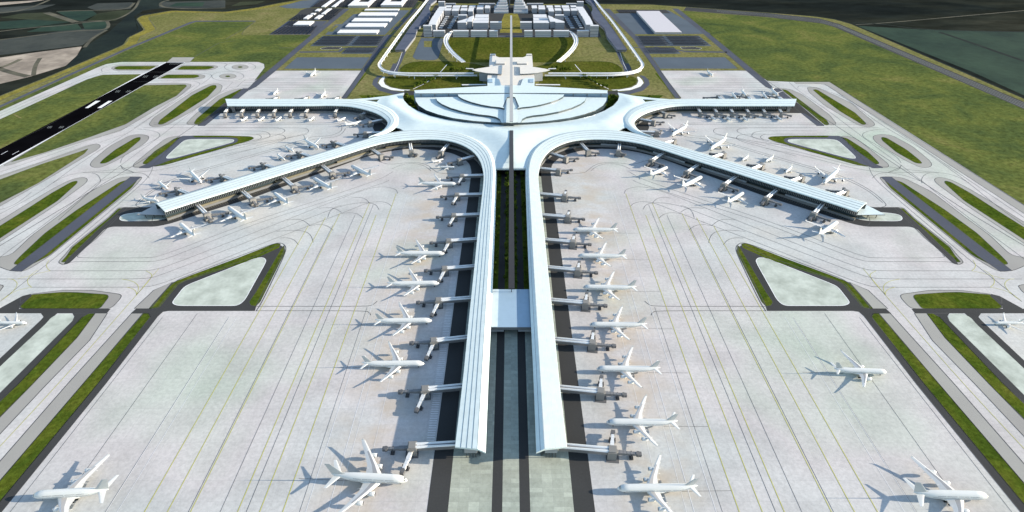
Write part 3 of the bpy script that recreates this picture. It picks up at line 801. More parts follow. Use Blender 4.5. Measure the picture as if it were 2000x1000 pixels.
# ---- hub shell: smooth roof growing from its rim
def shell(name, outline, holes, z0, rise, run, mats, step=14, extra=None, zfun=None):
    ol = [Vector((p.x, p.y)) for p in outline]
    hs = [[Vector((p.x, p.y)) for p in h] for h in holes]
    def inside(p, poly):
        c = False; n = len(poly)
        for i in range(n):
            a, b = poly[i], poly[i - 1]
            if (a.y > p.y) != (b.y > p.y) and p.x < (b.x - a.x) * (p.y - a.y) / (b.y - a.y) + a.x: c = not c
        return c
    def dseg(p, poly):
        m = 1e9; n = len(poly)
        for i in range(n):
            a, b = poly[i - 1], poly[i]
            ab = b - a; t = max(0, min(1, (p - a).dot(ab) / max(ab.length_squared, 1e-9)))
            m = min(m, (p - a - ab * t).length)
        return m
    pts, edges = [], []
    for poly in [ol] + hs:
        k = len(pts); pts += poly
        edges += [(k + i, k + (i + 1) % len(poly)) for i in range(len(poly))]
    nb = len(pts)
    xs = [p.x for p in ol]; ys = [p.y for p in ol]
    y = min(ys)
    while y < max(ys):
        x = min(xs)
        while x < max(xs):
            p = Vector((x, y))
            if inside(p, ol) and not any(inside(p, h) for h in hs) and min(dseg(p, q_) for q_ in [ol] + hs) > step * .45: pts.append(p)
            x += step
        y += step
    vs, _, fs, *_r = delaunay_2d_cdt(pts, edges, [], 0, .01)
    bm = bmesh.new()
    def zz(p, e):
        d = min(dseg(p, q_) for q_ in [ol] + hs)
        t = min(d / run, 1); t = t * t * (3 - 2 * t)
        z = z0 + rise * t
        return z + (zfun(p, d) if zfun else 0)
    V = [bm.verts.new((p.x, p.y, zz(p, 0))) for p in vs]
    for f in fs:
        c = sum((vs[i] for i in f), Vector((0, 0))) / len(f)
        if inside(c, ol) and not any(inside(c, h) for h in hs):
            fc = bm.faces.new([V[i] for i in f]); fc.normal_update()
            if fc.normal.z < 0: fc.normal_flip()
            fc.smooth = True
    # rim
    for poly in [ol] + hs:
        for i in range(len(poly)):
            a, b = poly[i - 1], poly[i]
            f = bm.faces.new([bm.verts.new(c) for c in ((a.x, a.y, z0 - 2.2), (b.x, b.y, z0 - 2.2), (b.x, b.y, z0 + .01), (a.x, a.y, z0 + .01))])
            f.material_index = 1
    return tob(name, bm, mats)

zH = 19.0
lh = [(998, 328), (968, 328), (962, 310), (948, 290), (930, 276), (905, 265), (870, 260), (835, 257), (800, 257), (770, 260), (744, 265), (738, 262), (752, 253), (762, 243), (764, 232), (752, 219), (730, 209), (700, 202), (672, 198),
      (690, 193.5), (720, 191.5), (760, 186.8), (789.5, 181), (786.5, 188), (789, 196), (798, 206), (815, 216), (840, 226), (870, 233), (905, 238.5), (945, 241), (998, 241.5)]
out = lh + mir(lh)[::-1]
O = [G(*p, zH) for p in lh] + [G(*p, zH) for p in mir(lh)[::-1][1:-1]]
def dens(P):
    o = []
    for a, b in zip(P, P[1:] + P[:1]):
        n = max(1, int((b - a).length / 9))
        o += [a.lerp(b, k / n) for k in range(n)]
    return o
tri1 = [(746, 263), (757, 256), (766, 249.3), (773, 248.8), (781, 251), (787, 254.3), (791.5, 257.8), (780, 258.6), (764, 260.5)]
tri2 = [(712, 195.3), (741, 193.6), (735.5, 199), (725, 197.5)]
holes = [[G(*p, zH) for p in h] for h in (tri1, mir(tri1), tri2, mir(tri2))]
shell('hub_roof', dens(O), holes, zH, 7.5, 65, ['roof2', 'louvre'], 13)
# glass walls round the inner garden
def rimwall(pts, z0, z1, mat='glass'):
    P = catmull([G(*p, z1) for p in pts], 6)
    bm = bmesh.new()
    for a, b in zip(P, P[1:]):
        bm.faces.new([bm.verts.new(c) for c in ((a.x, a.y, z0), (b.x, b.y, z0), (b.x, b.y, z1), (a.x, a.y, z1))])
    tob('hub_glazing', bm, mat)
for qq in (lambda L: L, mir):
    rimwall(qq([(789.5, 182), (787.5, 189), (790, 196), (799, 206), (816, 216), (841, 226), (871, 233)]), 0, zH - 2.3)

# ---- main hall: stepped leaf-shaped roofs
def petal(pts, z, th, zedge=None, smooth=True, mat='roof2', side='glass'):
    for qq in (lambda L: L, mir):
        P = [G(*p, z) for p in qq(pts)]
        bm = bmesh.new()
        slab(bm, P, z - th, z, 0, 1)
        o = tob('hall_roof', bm, [mat, side])
petal([(998, 189), (811, 190.5), (812, 197), (818, 206), (832, 215), (855, 223), (885, 230.5), (925, 236), (965, 239), (998, 240.5)], 24.5, 24.5)
petal([(998, 187), (851, 190), (854, 196.5), (863, 203), (880, 210.5), (905, 217.8), (935, 223.3), (955, 225.3), (968, 228), (976, 232.2), (979.5, 239.5), (998, 239.8)], 29.0, 4.45)
petal([(998, 183), (894, 184.5), (896, 188.5), (905, 193.5), (920, 199), (940, 204.3), (960, 207.8), (976, 209.3), (985.5, 211.5), (982, 208), (990, 190), (998, 188)], 33.0, 3.95)
petal([(998, 186), (991, 188), (986, 210), (983, 225), (985, 239), (998, 240)], 30.4, 1.35)
# long front canopy and its wall
petal([(998, 166.5), (975, 167), (950, 168), (880, 172), (809, 176.5), (811, 182), (998, 181.5)], 33.0, 1.5, side='louvre')
for qq in (lambda L: L, mir):
    P = [G(*p, 0) for p in qq([(813, 201), (998, 201), (998, 188), (813, 188)])]
    x0, x1 = sorted((P[0].x, 0)); yy = G(998, 181.5, 33).y
    bm = bmesh.new(); box(bm, x0, x1, yy + 1, yy + 14, 24.5 if False else 0, 31.5, 0)
    tob('front_wall', bm, 'deck')
    bm = bmesh.new()
    for k in range(7):
        xx = x0 + (x1 - x0) * (k + .5) / 7
        box(bm, xx - .9, xx + .9, yy - .6, yy + .9, 24.6, 31.4)
    tob('wall_mullion', bm, 'steel')

# ---- slot between the piers: link building and spine beam
bm = bmesh.new()
a, b = G(998, 565, 15), G(998, 639, 15)
box(bm, -26.5, 26.5, b.y, a.y, 10.5, 15, 0, 1)
box(bm, -26.3, -17, b.y + .2, a.y - .2, 15, 15.3, 2, 2)
tob('link_bridge', bm, ['deck', 'steel', 'roof'])
bm = bmesh.new()
for s in (-1, 1):
    x0, x1 = sorted((s * 9, s * 26)); box(bm, x0, x1, b.y + .5, b.y + 7, 7.0, 10.45)
tob('link_soffit_box', bm, 'louvre')
def beam(name, y0, y1, z, hw, mat, th=1.2, par=None):
    a, b = G(XC + 1, y0, z), G(XC + 1, y1, z)
    bm = bmesh.new(); box(bm, -hw + .8, hw + .8, min(a.y, b.y), max(a.y, b.y), z - th, z)
    return tob(name, bm, mat) if par is None else obj(name, bm, mat)
beam('spine_beam', 254.5, 563, 27.4, 4.1, 'spine', 2.0)
beam('spine_beam', 166, 237, 37.0, 3.9, 'pale_spine', 2.0)
o = beam('elevated_guideway', 30, 165.5, 37.0, 3.6, 'pale_spine', 2.5, 1)
tag(o, 'straight pale grey elevated guideway from the terminal roof to the office blocks', 'guideway')
bm = bmesh.new()
y = G(998, 330, 0).y
Y1 = G(998, 560, 29).y
yy = Y1 + 6
while yy < G(998, 262, 29).y:
    box(bm, .3, 1.3, yy, yy + 1.2, 0 if yy < y else 22, 25.4); yy += 34
tob('beam_post', bm, 'darksteel')
# hub gable above the slot
bm = bmesh.new(); a = G(998, 329, zH)
box(bm, -30, 30, a.y - .6, a.y + 1, zH - 3, zH + .2, 0)
tob('hub_fascia', bm, 'roof')

# ---- ground strips between and in front of the piers
def strip(name, x0, x1, y0, y1, mat, lay):
    ya, yb = sorted((G(998, y0).y, G(998, y1).y))
    bm = bmesh.new(); fill(bm, [Vector((x0, ya, 0)), Vector((x1, ya, 0)), Vector((x1, yb, 0)), Vector((x0, yb, 0))], lay * .016)
    tag(obj(name, bm, mat), kind='structure')
strip('plaza', -58.6, 58.6, 330, 1150, 'plaza', 6)
for s in (-1, 1):
    a, b = sorted((s * 58.6, s * 78.2)); strip('service_road', a, b, 332, 1150, 'asphalt', 6.5)
    a, b = sorted((s * 8.1, s * 18)); strip('service_road', a, b, 600, 1150, 'asphalt', 7)
    a, b = sorted((s * 3, s * 9)); strip('garden_strip', a, b, 300, 600, 'verge', 7)
    a, b = sorted((s * 9, s * 18.6)); strip('service_road', a, b, 300, 600, 'asphalt', 7)
    a, b = sorted((s * 18.6, s * 27)); strip('garden_strip', a, b, 300, 600, 'verge', 7)
    # dark service road under the curved concourse and along the diagonal one
sr = [(304, 442.4), (330, 437.5), (400, 415), (500, 384), (600, 347.5), (710, 307.5), (750, 297), (790, 291), (825, 290.5), (860, 294), (885, 300), (905, 309), (918, 321), (921, 335), (922, 345), (945, 345), (945, 320), (925, 290), (880, 270), (800, 268), (740, 280), (500, 355), (300, 418), (296, 436)]
ground('service_road', sr, 'asphalt', 6, 10, True, 'dark_line')
ground('service_road', [(385, 246), (425, 221), (580, 220.5), (660, 220.5), (690, 222), (712, 227), (725, 233), (731, 241), (728, 249), (735, 262), (770, 245), (760, 225), (720, 205), (640, 200), (440, 200)], 'asphalt', 6, 8, True, 'dark_line')
# parking comb along the diagonal service road
bm = bmesh.new()
for L in ([(330, 433), (500, 380), (600, 343), (700, 309)], mir([(330, 433), (500, 380), (600, 343), (700, 309)])):
    P = resample([G(*p) for p in L], 95)
    for i, p in enumerate(P[:-1]):
        d = (P[i + 1] - p).normalized(); n = Vector((-d.y, d.x, 0)) * (1 if d.x > 0 else -1)
        ribbon(bm, [p + n * 1.5, p + n * 8], .8, .125)
tag(obj('parking_marking', bm, 'podium'), kind='structure')
bm = bmesh.new()
ya, yb = G(0, 860).y, G(0, 500).y
y = ya
while y < yb:
    ribbon(bm, [Vector((-88, y, 0)), Vector((-80, y, 0))], .7, .125); y += 3.2
tag(obj('parking_marking', bm, 'pale_line'), kind='structure')
# ================================================================= BOARDING BRIDGES
M['bridge_roof'] = plain('bridge_roof', (.76, .77, .75), .4, .2)
M['bridge_wall'] = plain('bridge_wall', (.20, .20, .20), .45, .2)
M['node_wall'] = plain('node_wall', (.22, .215, .20), .6)
M['cab'] = plain('cab_shell', (.12, .12, .12), .5)
ORD = ['first', 'second', 'third', 'fourth', 'fifth', 'sixth', 'seventh', 'eighth', 'ninth', 'tenth', 'eleventh', 'twelfth', 'thirteenth']

def bridge(start, node, arms, label, big=1.0, zr=12.5):
    """start, node: world XY of the roof edge and of the node building; arms: (world angle, length)"""
    t = empty('boarding_bridge', (node.x, node.y, 0), 0, label, 'jet bridge', 'fixed boarding bridges with swinging arms along the concourses')
    v = start - node; L = v.length; ang = math.atan2(v.y, v.x)
    rot = Matrix.Rotation(ang, 4, 'Z')
    W = 7.5 * big * (1.35 if big < .7 else 1)
    nh = zr - 1.2 if big > .7 else 7.0
    bm = bmesh.new()                 # corridor body
    box(bm, 4, L + 7, -W / 2, W / 2, zr - 6, zr - 2, 0, 0, rot)
    obj('walkway', bm, 'bridge_wall', t)
    for s in (-1, 1):                # twin roof vaults, wide at the node and narrow at the concourse
        bm = bmesh.new()
        prof = [(-1, 0), (-.6, .9), (0, 1.3), (.6, .9), (1, 0)]
        rows = []
        for x, cy, hw in ((3, s * W * .26, W * .25), (L * .45, s * W * .27, W * .19), (L + 7, s * W * .30, W * .15)):
            rows.append([bm.verts.new(rot @ Vector((x, cy + a * hw, zr - 2 + .05 + b))) for a, b in prof])
        for r0, r1 in zip(rows, rows[1:]):
            for i in range(4): bm.faces.new((r0[i], r1[i], r1[i + 1], r0[i + 1]))
        bm.faces.new(rows[0]); bm.faces.new(rows[-1])
        bmesh.ops.recalc_face_normals(bm, faces=bm.faces)
        obj('walkway_roof', bm, 'bridge_roof', t)
    bm = bmesh.new()
    box(bm, -5 * big, 4, -5 * big, 5 * big, 0, nh, 0, 0, rot)
    box(bm, -4 * big, 3, -4 * big, 4 * big, nh, nh + .8, 0, 0, rot)
    obj('node_building', bm, 'node_wall', t)
    bm = bmesh.new(); box(bm, -8 * big, 5, -7.5 * big, 7.5 * big, .1, .5, 0, 0, rot)
    obj('node_base', bm, 'cab', t)
    for a, l in arms:
        r2 = Matrix.Rotation(a, 4, 'Z')
        x0 = 4.5 * big
        bm = bmesh.new()
        slope = Matrix.Rotation(.06, 4, 'Y')
        m4 = r2 @ Matrix.Translation((0, 0, zr - 5.2)) @ slope
        box(bm, x0, l * .55, -1.9, 1.9, -1.6, 1.7, 0, 0, m4)
        box(bm, l * .55, l, -1.5, 1.5, -1.3, 1.35, 0, 0, m4)
        for k in range(6):
            xx = x0 + (l - x0) * k / 6; box(bm, xx, xx + .5, -2.1 + (.4 if xx > l * .55 else 0), 2.1 - (.4 if xx > l * .55 else 0), -1.65, 1.8 - (.3 if xx > l * .55 else 0), 0, 0, m4)
        tn = obj('tunnel', bm, 'bridge_roof' if 1.3 < abs(a) < 1.9 else 'bridge_wall', t)
        bm = bmesh.new()
        bmesh.ops.create_cone(bm, cap_ends=True, segments=10, radius1=2.5, radius2=2.5, depth=3.6, matrix=m4 @ Matrix.Translation((l + .8, 0, 0)))
        box(bm, l + 1.2, l + 4.2, -2.1, 2.1, -1.7, 1.6, 0, 0, m4)
        obj('cab', bm, 'cab', tn)
        bm = bmesh.new()
        xl = l * .78
        box(bm, xl - .5, xl + .5, -3.2, -2.6, 1, zr - 6.2, 0, 0, r2)
        box(bm, xl - .5, xl + .5, 2.6, 3.2, 1, zr - 6.2, 0, 0, r2)
        box(bm, xl - .6, xl + .6, -3.2, 3.2, zr - 8.2, zr - 7.2, 0, 0, r2)
        box(bm, xl - 2, xl + 2, -3.6, 3.6, .4, 1.5, 0, 0, r2)
        obj('support_leg', bm, 'darksteel', tn)
        bm = bmesh.new()
        bmesh.ops.create_cone(bm, cap_ends=True, segments=10, radius1=2.6, radius2=2.6, depth=4.4, matrix=r2 @ Matrix.Translation((x0 - .5, 0, zr - 5.3)))
        obj('rotunda', bm, 'node_wall', tn)
    return t

def setb(lst, mkside, lab):
    for i, e in enumerate(lst):
        s, n, arms = e[:3]
        big = e[3] if len(e) > 3 else 1.0
        sp, np_ = G(*s, 12), G(*n, 11)
        bridge(Vector((sp.x, sp.y, 0)), Vector((np_.x, np_.y, 0)), [(R(a), l) for a, l in arms], lab.format(ORD[i]), big)

wl = []
for (sx, sy), (nx, ny) in (((890, 864), (806, 870)), ((905, 751), (831, 759)), ((914, 656), (848, 664)), ((923, 579), (857, 585)), ((931, 517), (869, 523)), ((936, 464), (877, 469)), ((942, 416), (887, 419)), ((945, 377), (893, 379)), ((948, 340), (903, 342))):
    wl.append(((sx, sy), (nx, ny), [(-104, 26), (180, 27)], 1.0))
setb(wl, 0, '{} boarding bridge from the open end on the outer side of the west front concourse')
er = []
for (sx, sy), (nx, ny) in (((1105, 869), (1195, 878)), ((1092, 754), (1172, 763)), ((1083, 660), (1156, 668)), ((1074, 583), (1143, 590)), ((1066, 519), (1128, 526)), ((1061, 465), (1118, 471)), ((1056, 417), (1108, 422)), ((1052, 376), (1102, 381)), ((1050, 326), (1090, 331))):
    er.append(((sx, sy), (nx, ny), [(78, 24), (-3, 26)], 1.0))
er[-1] = (*er[-1][:2], [(18, 27)], 1.0)
setb(er, 1, '{} boarding bridge from the open end on the outer side of the east front concourse')
setb([((929, 302), (898, 311), [(200, 22)]), ((876, 279), (861, 296), [(250, 17)]), ((800, 273), (803, 294), [(-40, 15)]), ((722, 287), (744, 302), [(-5, 22)])], 0,
     '{} boarding bridge round the inner curve of the west apron bay')
setb([((1072, 296), (1105, 307), [(10, 24)]), ((1134, 277), (1149, 294), [(-8, 20)]), ((1211, 275), (1208, 294), [(-40, 14)])], 1,
     '{} boarding bridge round the inner curve of the east apron bay')
setb([((625, 318), (648, 337), [(22, 30), (-50, 18)]), ((549, 342), (573, 363), [(22, 30), (-50, 18)]), ((468, 367), (492, 388), [(22, 30), (-50, 18)]), ((381, 394), (403, 417), [(22, 30), (-50, 18)])], 0,
     '{} boarding bridge counted from the curve, near side of the west diagonal concourse')
setb([((1297, 297), (1273, 312), [(-130, 16), (-38, 24)]), ((1367, 318), (1342, 335), [(-130, 16), (-38, 24)]), ((1441, 341), (1415, 359), [(-130, 16), (-38, 24)]), ((1521, 366), (1497, 386), [(-130, 16), (-38, 24)]), ((1610, 394), (1590, 416), [(-130, 16), (-38, 24)])], 1,
     '{} boarding bridge counted from the curve, near side of the east diagonal concourse')
setb([((672, 282), (655, 277), [(195, 26), (135, 16)]), ((605, 303), (587, 298), [(195, 26), (135, 16)]), ((534, 325), (517, 320), [(195, 28), (135, 16)]), ((455, 350), (436, 343), [(195, 30), (135, 16)]), ((368, 376), (348, 369), [(195, 30), (135, 16)])], 0,
     '{} boarding bridge counted from the hub, far side of the west diagonal concourse')
setb([((1299, 278), (1316, 273), [(60, 10)]), ((1393, 305), (1413, 299), [(160, 24), (70, 16)]), ((1468, 329), (1488, 321), [(160, 24), (70, 16)]), ((1545, 352), (1566, 345), [(160, 26), (70, 16)]), ((1631, 380), (1652, 372), [(160, 28), (70, 16)])], 1,
     '{} boarding bridge counted from the hub, far side of the east diagonal concourse')
setb([((x, 204), (x - 12, 219.5), [(-70, 13)], .62) for x in (450, 482, 513, 545, 577, 607.5, 665)] + [((724, 213), (706, 223), [(225, 18)]), ((752, 231), (723, 237.5), [(200, 22)]), ((742, 257), (714, 258.5), [(180, 24)])], 0,
     '{} boarding bridge from the free end on the near side of the west horizontal concourse')
setb([((x, 204), (x + 10, 219.5), [(-30, 20)], .62) for x in (1517, 1485, 1453, 1422, 1391, 1359)] + [((1282, 212), (1300, 221), [(-12, 20)]), ((1244, 230), (1276, 236), [(10, 24)]), ((1252, 255), (1282, 257), [(50, 22)])], 1,
     '{} boarding bridge from the free end on the near side of the east horizontal concourse')
setb([((535, 193), (541, 189), [(185, 26)]), ((594, 193), (600, 189), [(180, 30)]), ((655, 193), (661, 189), [(180, 28)])], 0, '{} boarding bridge from the free end behind the west horizontal concourse')
setb([((1527, 193), (1520, 188), [(140, 26)]), ((1467, 193), (1461, 188), [(140, 26)]), ((1410, 193), (1404, 187.5), [(175, 36)])], 1, '{} boarding bridge from the free end behind the east horizontal concourse')
# ================================================================= AIRCRAFT
M['paint'] = plain('aircraft_white', (.68, .69, .66), .28, 0, .5, .02)
M['wingpaint'] = plain('aircraft_wing_grey', (.64, .64, .61), .35, 0, .5, .03)
M['finpaint'] = plain('aircraft_fin_grey', (.46, .48, .47), .35)
M['wingpanel'] = plain('aircraft_wing_panel', (.36, .36, .355), .45)
M['intake'] = plain('engine_intake', (.04, .04, .045), .4, .4)
M['tyre'] = plain('black_tyre', (.02, .02, .02), .8)
def winrow():
    m, t, b = nmat('cabin_window_row', .3, 0, .5)
    tc = t.nodes.new('ShaderNodeTexCoord'); sx = t.nodes.new('ShaderNodeSeparateXYZ'); t.links.new(tc.outputs['Object'], sx.inputs[0])
    fr = math_n(t, 'MODULO', math_n(t, 'ADD', sx.outputs[0], 100), .95)
    t.links.new(mix(t, (.06, .065, .07), (.72, .73, .73), fac=math_n(t, 'GREATER_THAN', fr, .55)), b.inputs['Base Color'])
    return m
M['winrow'] = winrow()
M['window'] = plain('cabin_window', (.05, .055, .06), .25)

def loft(bm, rings, cap=True, mi=0, smooth=True, panel=False):
    V = [[bm.verts.new(p) for p in r] for r in rings]
    n = len(V[0])
    for a, b in zip(V, V[1:]):
        for i in range(n):
            f = bm.faces.new((a[i], a[(i + 1) % n], b[(i + 1) % n], b[i])); f.smooth = smooth; f.material_index = 1 if panel and i in (2,) and a is not V[0] and b is not V[-1] else mi
    if cap:
        for r in (V[0], V[-1]):
            try: f = bm.faces.new(r); f.material_index = mi
            except ValueError: pass

def foil(bm, st, vertical=False):
    """st: (x_le, span_pos, height, chord, thickness) -- closed lofted wing section"""
    rings = []
    for x, y, z, c, th in st:
        sec = [(0, 0), (.06, .38), (.25, .62), (.55, .45), (1, .03), (.55, -.22), (.25, -.34), (.06, -.25)]
        if vertical: rings.append([Vector((x - a * c, (b - .1) * th, z)) for a, b in sec])
        else: rings.append([Vector((x - a * c, y, z + b * th)) for a, b in sec])
    loft(bm, rings, True, 0, False, vertical is False and len(st) > 3)
    bmesh.ops.recalc_face_normals(bm, faces=bm.faces)

def plane(kind, name):
    """nose at +L/2 on x, wheels at z=0"""
    P = dict(
        jumbo=dict(L=72.7, r=4.0, rz=4.9, zc=6.8, span=79.8, root=18, rx=12.5, sweep=36, tipc=4.2, dih=6.5, eng=[(14.8, 12.5, 2.2), (25.7, 3.0, 2.2)], fin=14.6, tp=30.4, four=1),
        quad=dict(L=69.0, r=3.4, rz=3.5, zc=5.6, span=62.0, root=12.0, rx=10.0, sweep=32, tipc=2.6, dih=5.2, eng=[(9.6, 10.0, 1.8), (19.2, 3.6, 1.8)], fin=9.6, tp=21, four=1),
        twin=dict(L=62.0, r=3.4, rz=3.5, zc=5.7, span=60.5, root=12.0, rx=9.0, sweep=33, tipc=2.4, dih=5.2, eng=[(9.8, 8.8, 2.25)], fin=9.6, tp=20, four=0),
        small=dict(L=37.6, r=2.3, rz=2.4, zc=3.8, span=34.1, root=6.6, rx=4.6, sweep=27, tipc=1.5, dih=2.6, eng=[(5.8, 4.6, 1.3)], fin=6.2, tp=12.8, four=0))[kind]
    L, r, rz, zc = P['L'], P['r'], P['rz'], P['zc']
    t = empty(name)
    # fuselage
    bm = bmesh.new()
    if kind == 'jumbo':
        stn = [(0, .02, -.30), (.006, .16, -.28), (.02, .36, -.24), (.045, .60, -.16), (.08, .82, -.07), (.13, .96, 0), (.2, 1, 0), (.62, 1, 0), (.72, .93, .05), (.8, .76, .16), (.88, .52, .30), (.95, .27, .44), (.99, .10, .52), (1, .03, .54)]
    else:
        stn = [(0, .02, -.22), (.005, .18, -.2), (.015, .38, -.16), (.035, .63, -.1), (.065, .86, -.04), (.10, .98, 0), (.14, 1, 0), (.72, 1, 0), (.79, .92, .07), (.86, .74, .22), (.92, .52, .40), (.97, .28, .58), (.995, .13, .67), (1, .05, .68)]
    n = 20
    rings = []
    for s, f, dz in stn:
        rings.append([Vector((L / 2 - s * L, math.cos(a) * r * f, zc + dz * rz + math.sin(a) * rz * f)) for a in [2 * math.pi * k / n for k in range(n)]])
    loft(bm, rings)
    # wing-body fairing
    rings = []
    for s, f in ((.34, .05), (.37, .7), (.42, 1), (.56, 1), (.62, .7), (.66, .05)):
        rings.append([Vector((L / 2 - s * L, math.cos(a) * r * 1.16 * f, zc - rz * .62 + math.sin(a) * rz * .55 * f)) for a in [2 * math.pi * k / 12 for k in range(12)]])
    loft(bm, rings)
    bmesh.ops.recalc_face_normals(bm, faces=bm.faces)
    obj('fuselage', bm, 'paint', t)
    # cockpit window: wrapped band following the nose
    bm = bmesh.new()
    def ringpt(s, a, k=1.012):
        for (s0, f0, d0), (s1, f1, d1) in zip(stn, stn[1:]):
            if s0 <= s <= s1:
                u = (s - s0) / (s1 - s0); f = f0 + (f1 - f0) * u; d = d0 + (d1 - d0) * u
                return Vector((L / 2 - s * L, math.cos(a) * r * f * k, zc + d * rz + math.sin(a) * rz * f * k + .02))
    s0, s1 = (.030, .043) if kind == 'jumbo' else (.026, .042)
    a0 = .30 if kind == 'jumbo' else .52
    angs = [math.pi * (a0 / 3.14 + (1 - 2 * a0 / 3.14) * k / 10) for k in range(11)]
    for a, b in zip(angs, angs[1:]):
        bm.faces.new([bm.verts.new(p) for p in (ringpt(s0, a), ringpt(s1, a), ringpt(s1, b), ringpt(s0, b))])
    bmesh.ops.recalc_face_normals(bm, faces=bm.faces)
    obj('cockpit_window', bm, 'window', t)
    # rows of cabin windows between the doors
    bm = bmesh.new()
    decks = [(-.02, .12, .76), (.42, .17, .70)] if kind == 'jumbo' else [(.10, .10, .82)]
    for zz, sa, sb in decks:
        a = math.asin(zz)
        for sgn in (-1, 1):
            aa = a if sgn > 0 else math.pi - a
            for q0, q1 in ((0, .22), (.25, .5), (.53, .78), (.81, 1)):
                k0, k1 = sa + (sb - sa) * q0, sa + (sb - sa) * q1
                m_ = 8
                for j in range(m_):
                    u0, u1 = k0 + (k1 - k0) * j / m_, k0 + (k1 - k0) * (j + 1) / m_
                    vs_ = [bm.verts.new(p) for p in (ringpt(u0, aa - .055, 1.008), ringpt(u1, aa - .055, 1.008), ringpt(u1, aa + .055, 1.008), ringpt(u0, aa + .055, 1.008))]
                    bm.faces.new(vs_)
    bmesh.ops.remove_doubles(bm, verts=bm.verts, dist=.001)
    obj('window_row', bm, 'winrow', t)
    # wings
    sw = math.tan(R(P['sweep'])); hs = P['span'] / 2
    x0 = P['rx']; zr_ = zc - rz * .55
    for sgn in (-1, 1):
        bm = bmesh.new()
        kink = .36
        def LE(y): return x0 - (y - r * .6) * sw
        st = [(x0, 0, zr_, P['root'], 1.9 * r / 3), (LE(r), sgn * r, zr_, P['root'] * .93, 1.7 * r / 3),
              (LE(hs * kink), sgn * hs * kink, zr_ + P['dih'] * .30, P['root'] * .56, 1.1 * r / 3), (LE(hs * .7), sgn * hs * .7, zr_ + P['dih'] * .64, P['root'] * .36, .7 * r / 3),
              (LE(hs * .98), sgn * hs * .98, zr_ + P['dih'] * .98, P['tipc'], .35 * r / 3)]
        foil(bm, st)
        # winglet
        foil(bm, [(LE(hs * .98) - .2, sgn * hs * .98, zr_ + P['dih'] * .98, P['tipc'] * .9, .3), (LE(hs) - 1.3, sgn * hs, zr_ + P['dih'] + (1.9 if kind != 'jumbo' else 1.0), P['tipc'] * .35, .2)])
        for k in (.28, .45, .60, .76):      # flap-track fairings
            yy = hs * k; ch = P['root'] * (.9 - .75 * k)
            rings = [[Vector((LE(yy) - ch * u, sgn * yy + math.cos(a) * .34 * f, zr_ + P['dih'] * k * .92 - .3 + math.sin(a) * .4 * f)) for a in [2 * math.pi * q_ / 6 for q_ in range(6)]] for u, f in ((.6, .1), (.8, 1), (1.05, .8), (1.22, .1))]
            loft(bm, rings)
        wing = obj('wing', bm, ['wingpaint', 'wingpanel'], t)
        for ey, ex, er in P['eng']:
            y = sgn * ey; ex = LE(ey) + er * 2.3; ez = zr_ + P['dih'] * ey / hs - er * 1.25
            bm = bmesh.new()
            rings = []
            for dx, f in ((0, .86), (-.15, .97), (-1.0, 1.06), (-2.2, 1.02), (-3.4, .80), (-3.45, .5), (-4.4, .34), (-4.9, .08)):
                rings.append([Vector((ex + dx * er * .95, y + math.cos(a) * er * f, ez + math.sin(a) * er * f)) for a in [2 * math.pi * k / 14 for k in range(14)]])
            loft(bm, rings, False)
            bmesh.ops.recalc_face_normals(bm, faces=bm.faces)
            foil(bm, [(ex - er * .6, y, ez + er * .9, er * 3.6, .5), (ex - er * 2.0, y, ez + er * 1.7, er * 3.4, .5)], True) if False else None
            box(bm, ex - er * 3.2, ex - er * .9, y - .28, y + .28, ez + er * .8, ez + er * 1.35)
            en = obj('engine', bm, 'paint', t)
            bm = bmesh.new()
            bmesh.ops.create_cone(bm, cap_ends=True, segments=14, radius1=er * .84, radius2=er * .84, depth=.1, matrix=Matrix.Translation((ex - .25, y, ez)) @ Matrix.Rotation(math.pi / 2, 4, 'Y'))
            obj('intake', bm, 'intake', en)
        # tailplane
        ts = P['tp'] / 2; tx = -L / 2 + L * (.13 if kind != 'jumbo' else .15); tz = zc + rz * (.45 if kind != 'jumbo' else .35)
        bm = bmesh.new()
        c0 = P['root'] * .46
        foil(bm, [(tx, 0, tz, c0, .7), (tx - ts * .95 * math.tan(R(36)), sgn * ts, tz + ts * .10, c0 * .36, .25)])
        obj('tailplane', bm, 'paint', t)
    # fin
    fh = P['fin']; fx = -L / 2 + L * .18; fz = zc + rz * .72
    c0 = P['root'] * .72
    bm = bmesh.new()
    foil(bm, [(fx, 0, fz, c0, .75 * r / 3), (fx - fh * .84, 0, fz + fh, c0 * .40, .3)], True)
    # dorsal fillet
    foil(bm, [(fx + c0 * .25, 0, fz - .2, c0 * .9, .5), (fx - c0 * .05, 0, fz + fh * .12, c0 * .6, .4)], True)
    obj('tail_fin', bm, 'finpaint', t)
    # gear
    def gear(nm, x, y, wheels, hgt):
        bm = bmesh.new()
        wr = .62 * r / 2.95
        box(bm, x - .18, x + .18, y - .18, y + .18, wr, hgt)
        for dx, dy in wheels:
            bmesh.ops.create_cone(bm, cap_ends=True, segments=10, radius1=wr, radius2=wr, depth=.5, matrix=Matrix.Translation((x + dx, y + dy, wr)) @ Matrix.Rotation(math.pi / 2, 4, 'X'))
        obj(nm, bm, 'tyre', t)
    gear('nose_gear', L / 2 - L * .10, 0, [(0, -.4), (0, .4)], zc - rz * .7)
    four = [(-.8, -.6), (-.8, .6), (.8, -.6), (.8, .6)]
    for s in (-1, 1):
        gear('main_gear', -L * .03, s * (r * 1.75), four if kind != 'small' else [(0, -.4), (0, .4)], zr_ + .2)
        if kind == 'jumbo': gear('main_gear', -L * .06, s * r * .8, four, zr_)
    # the kinds' wings, engines etc. are one family of parts under the root
    return t

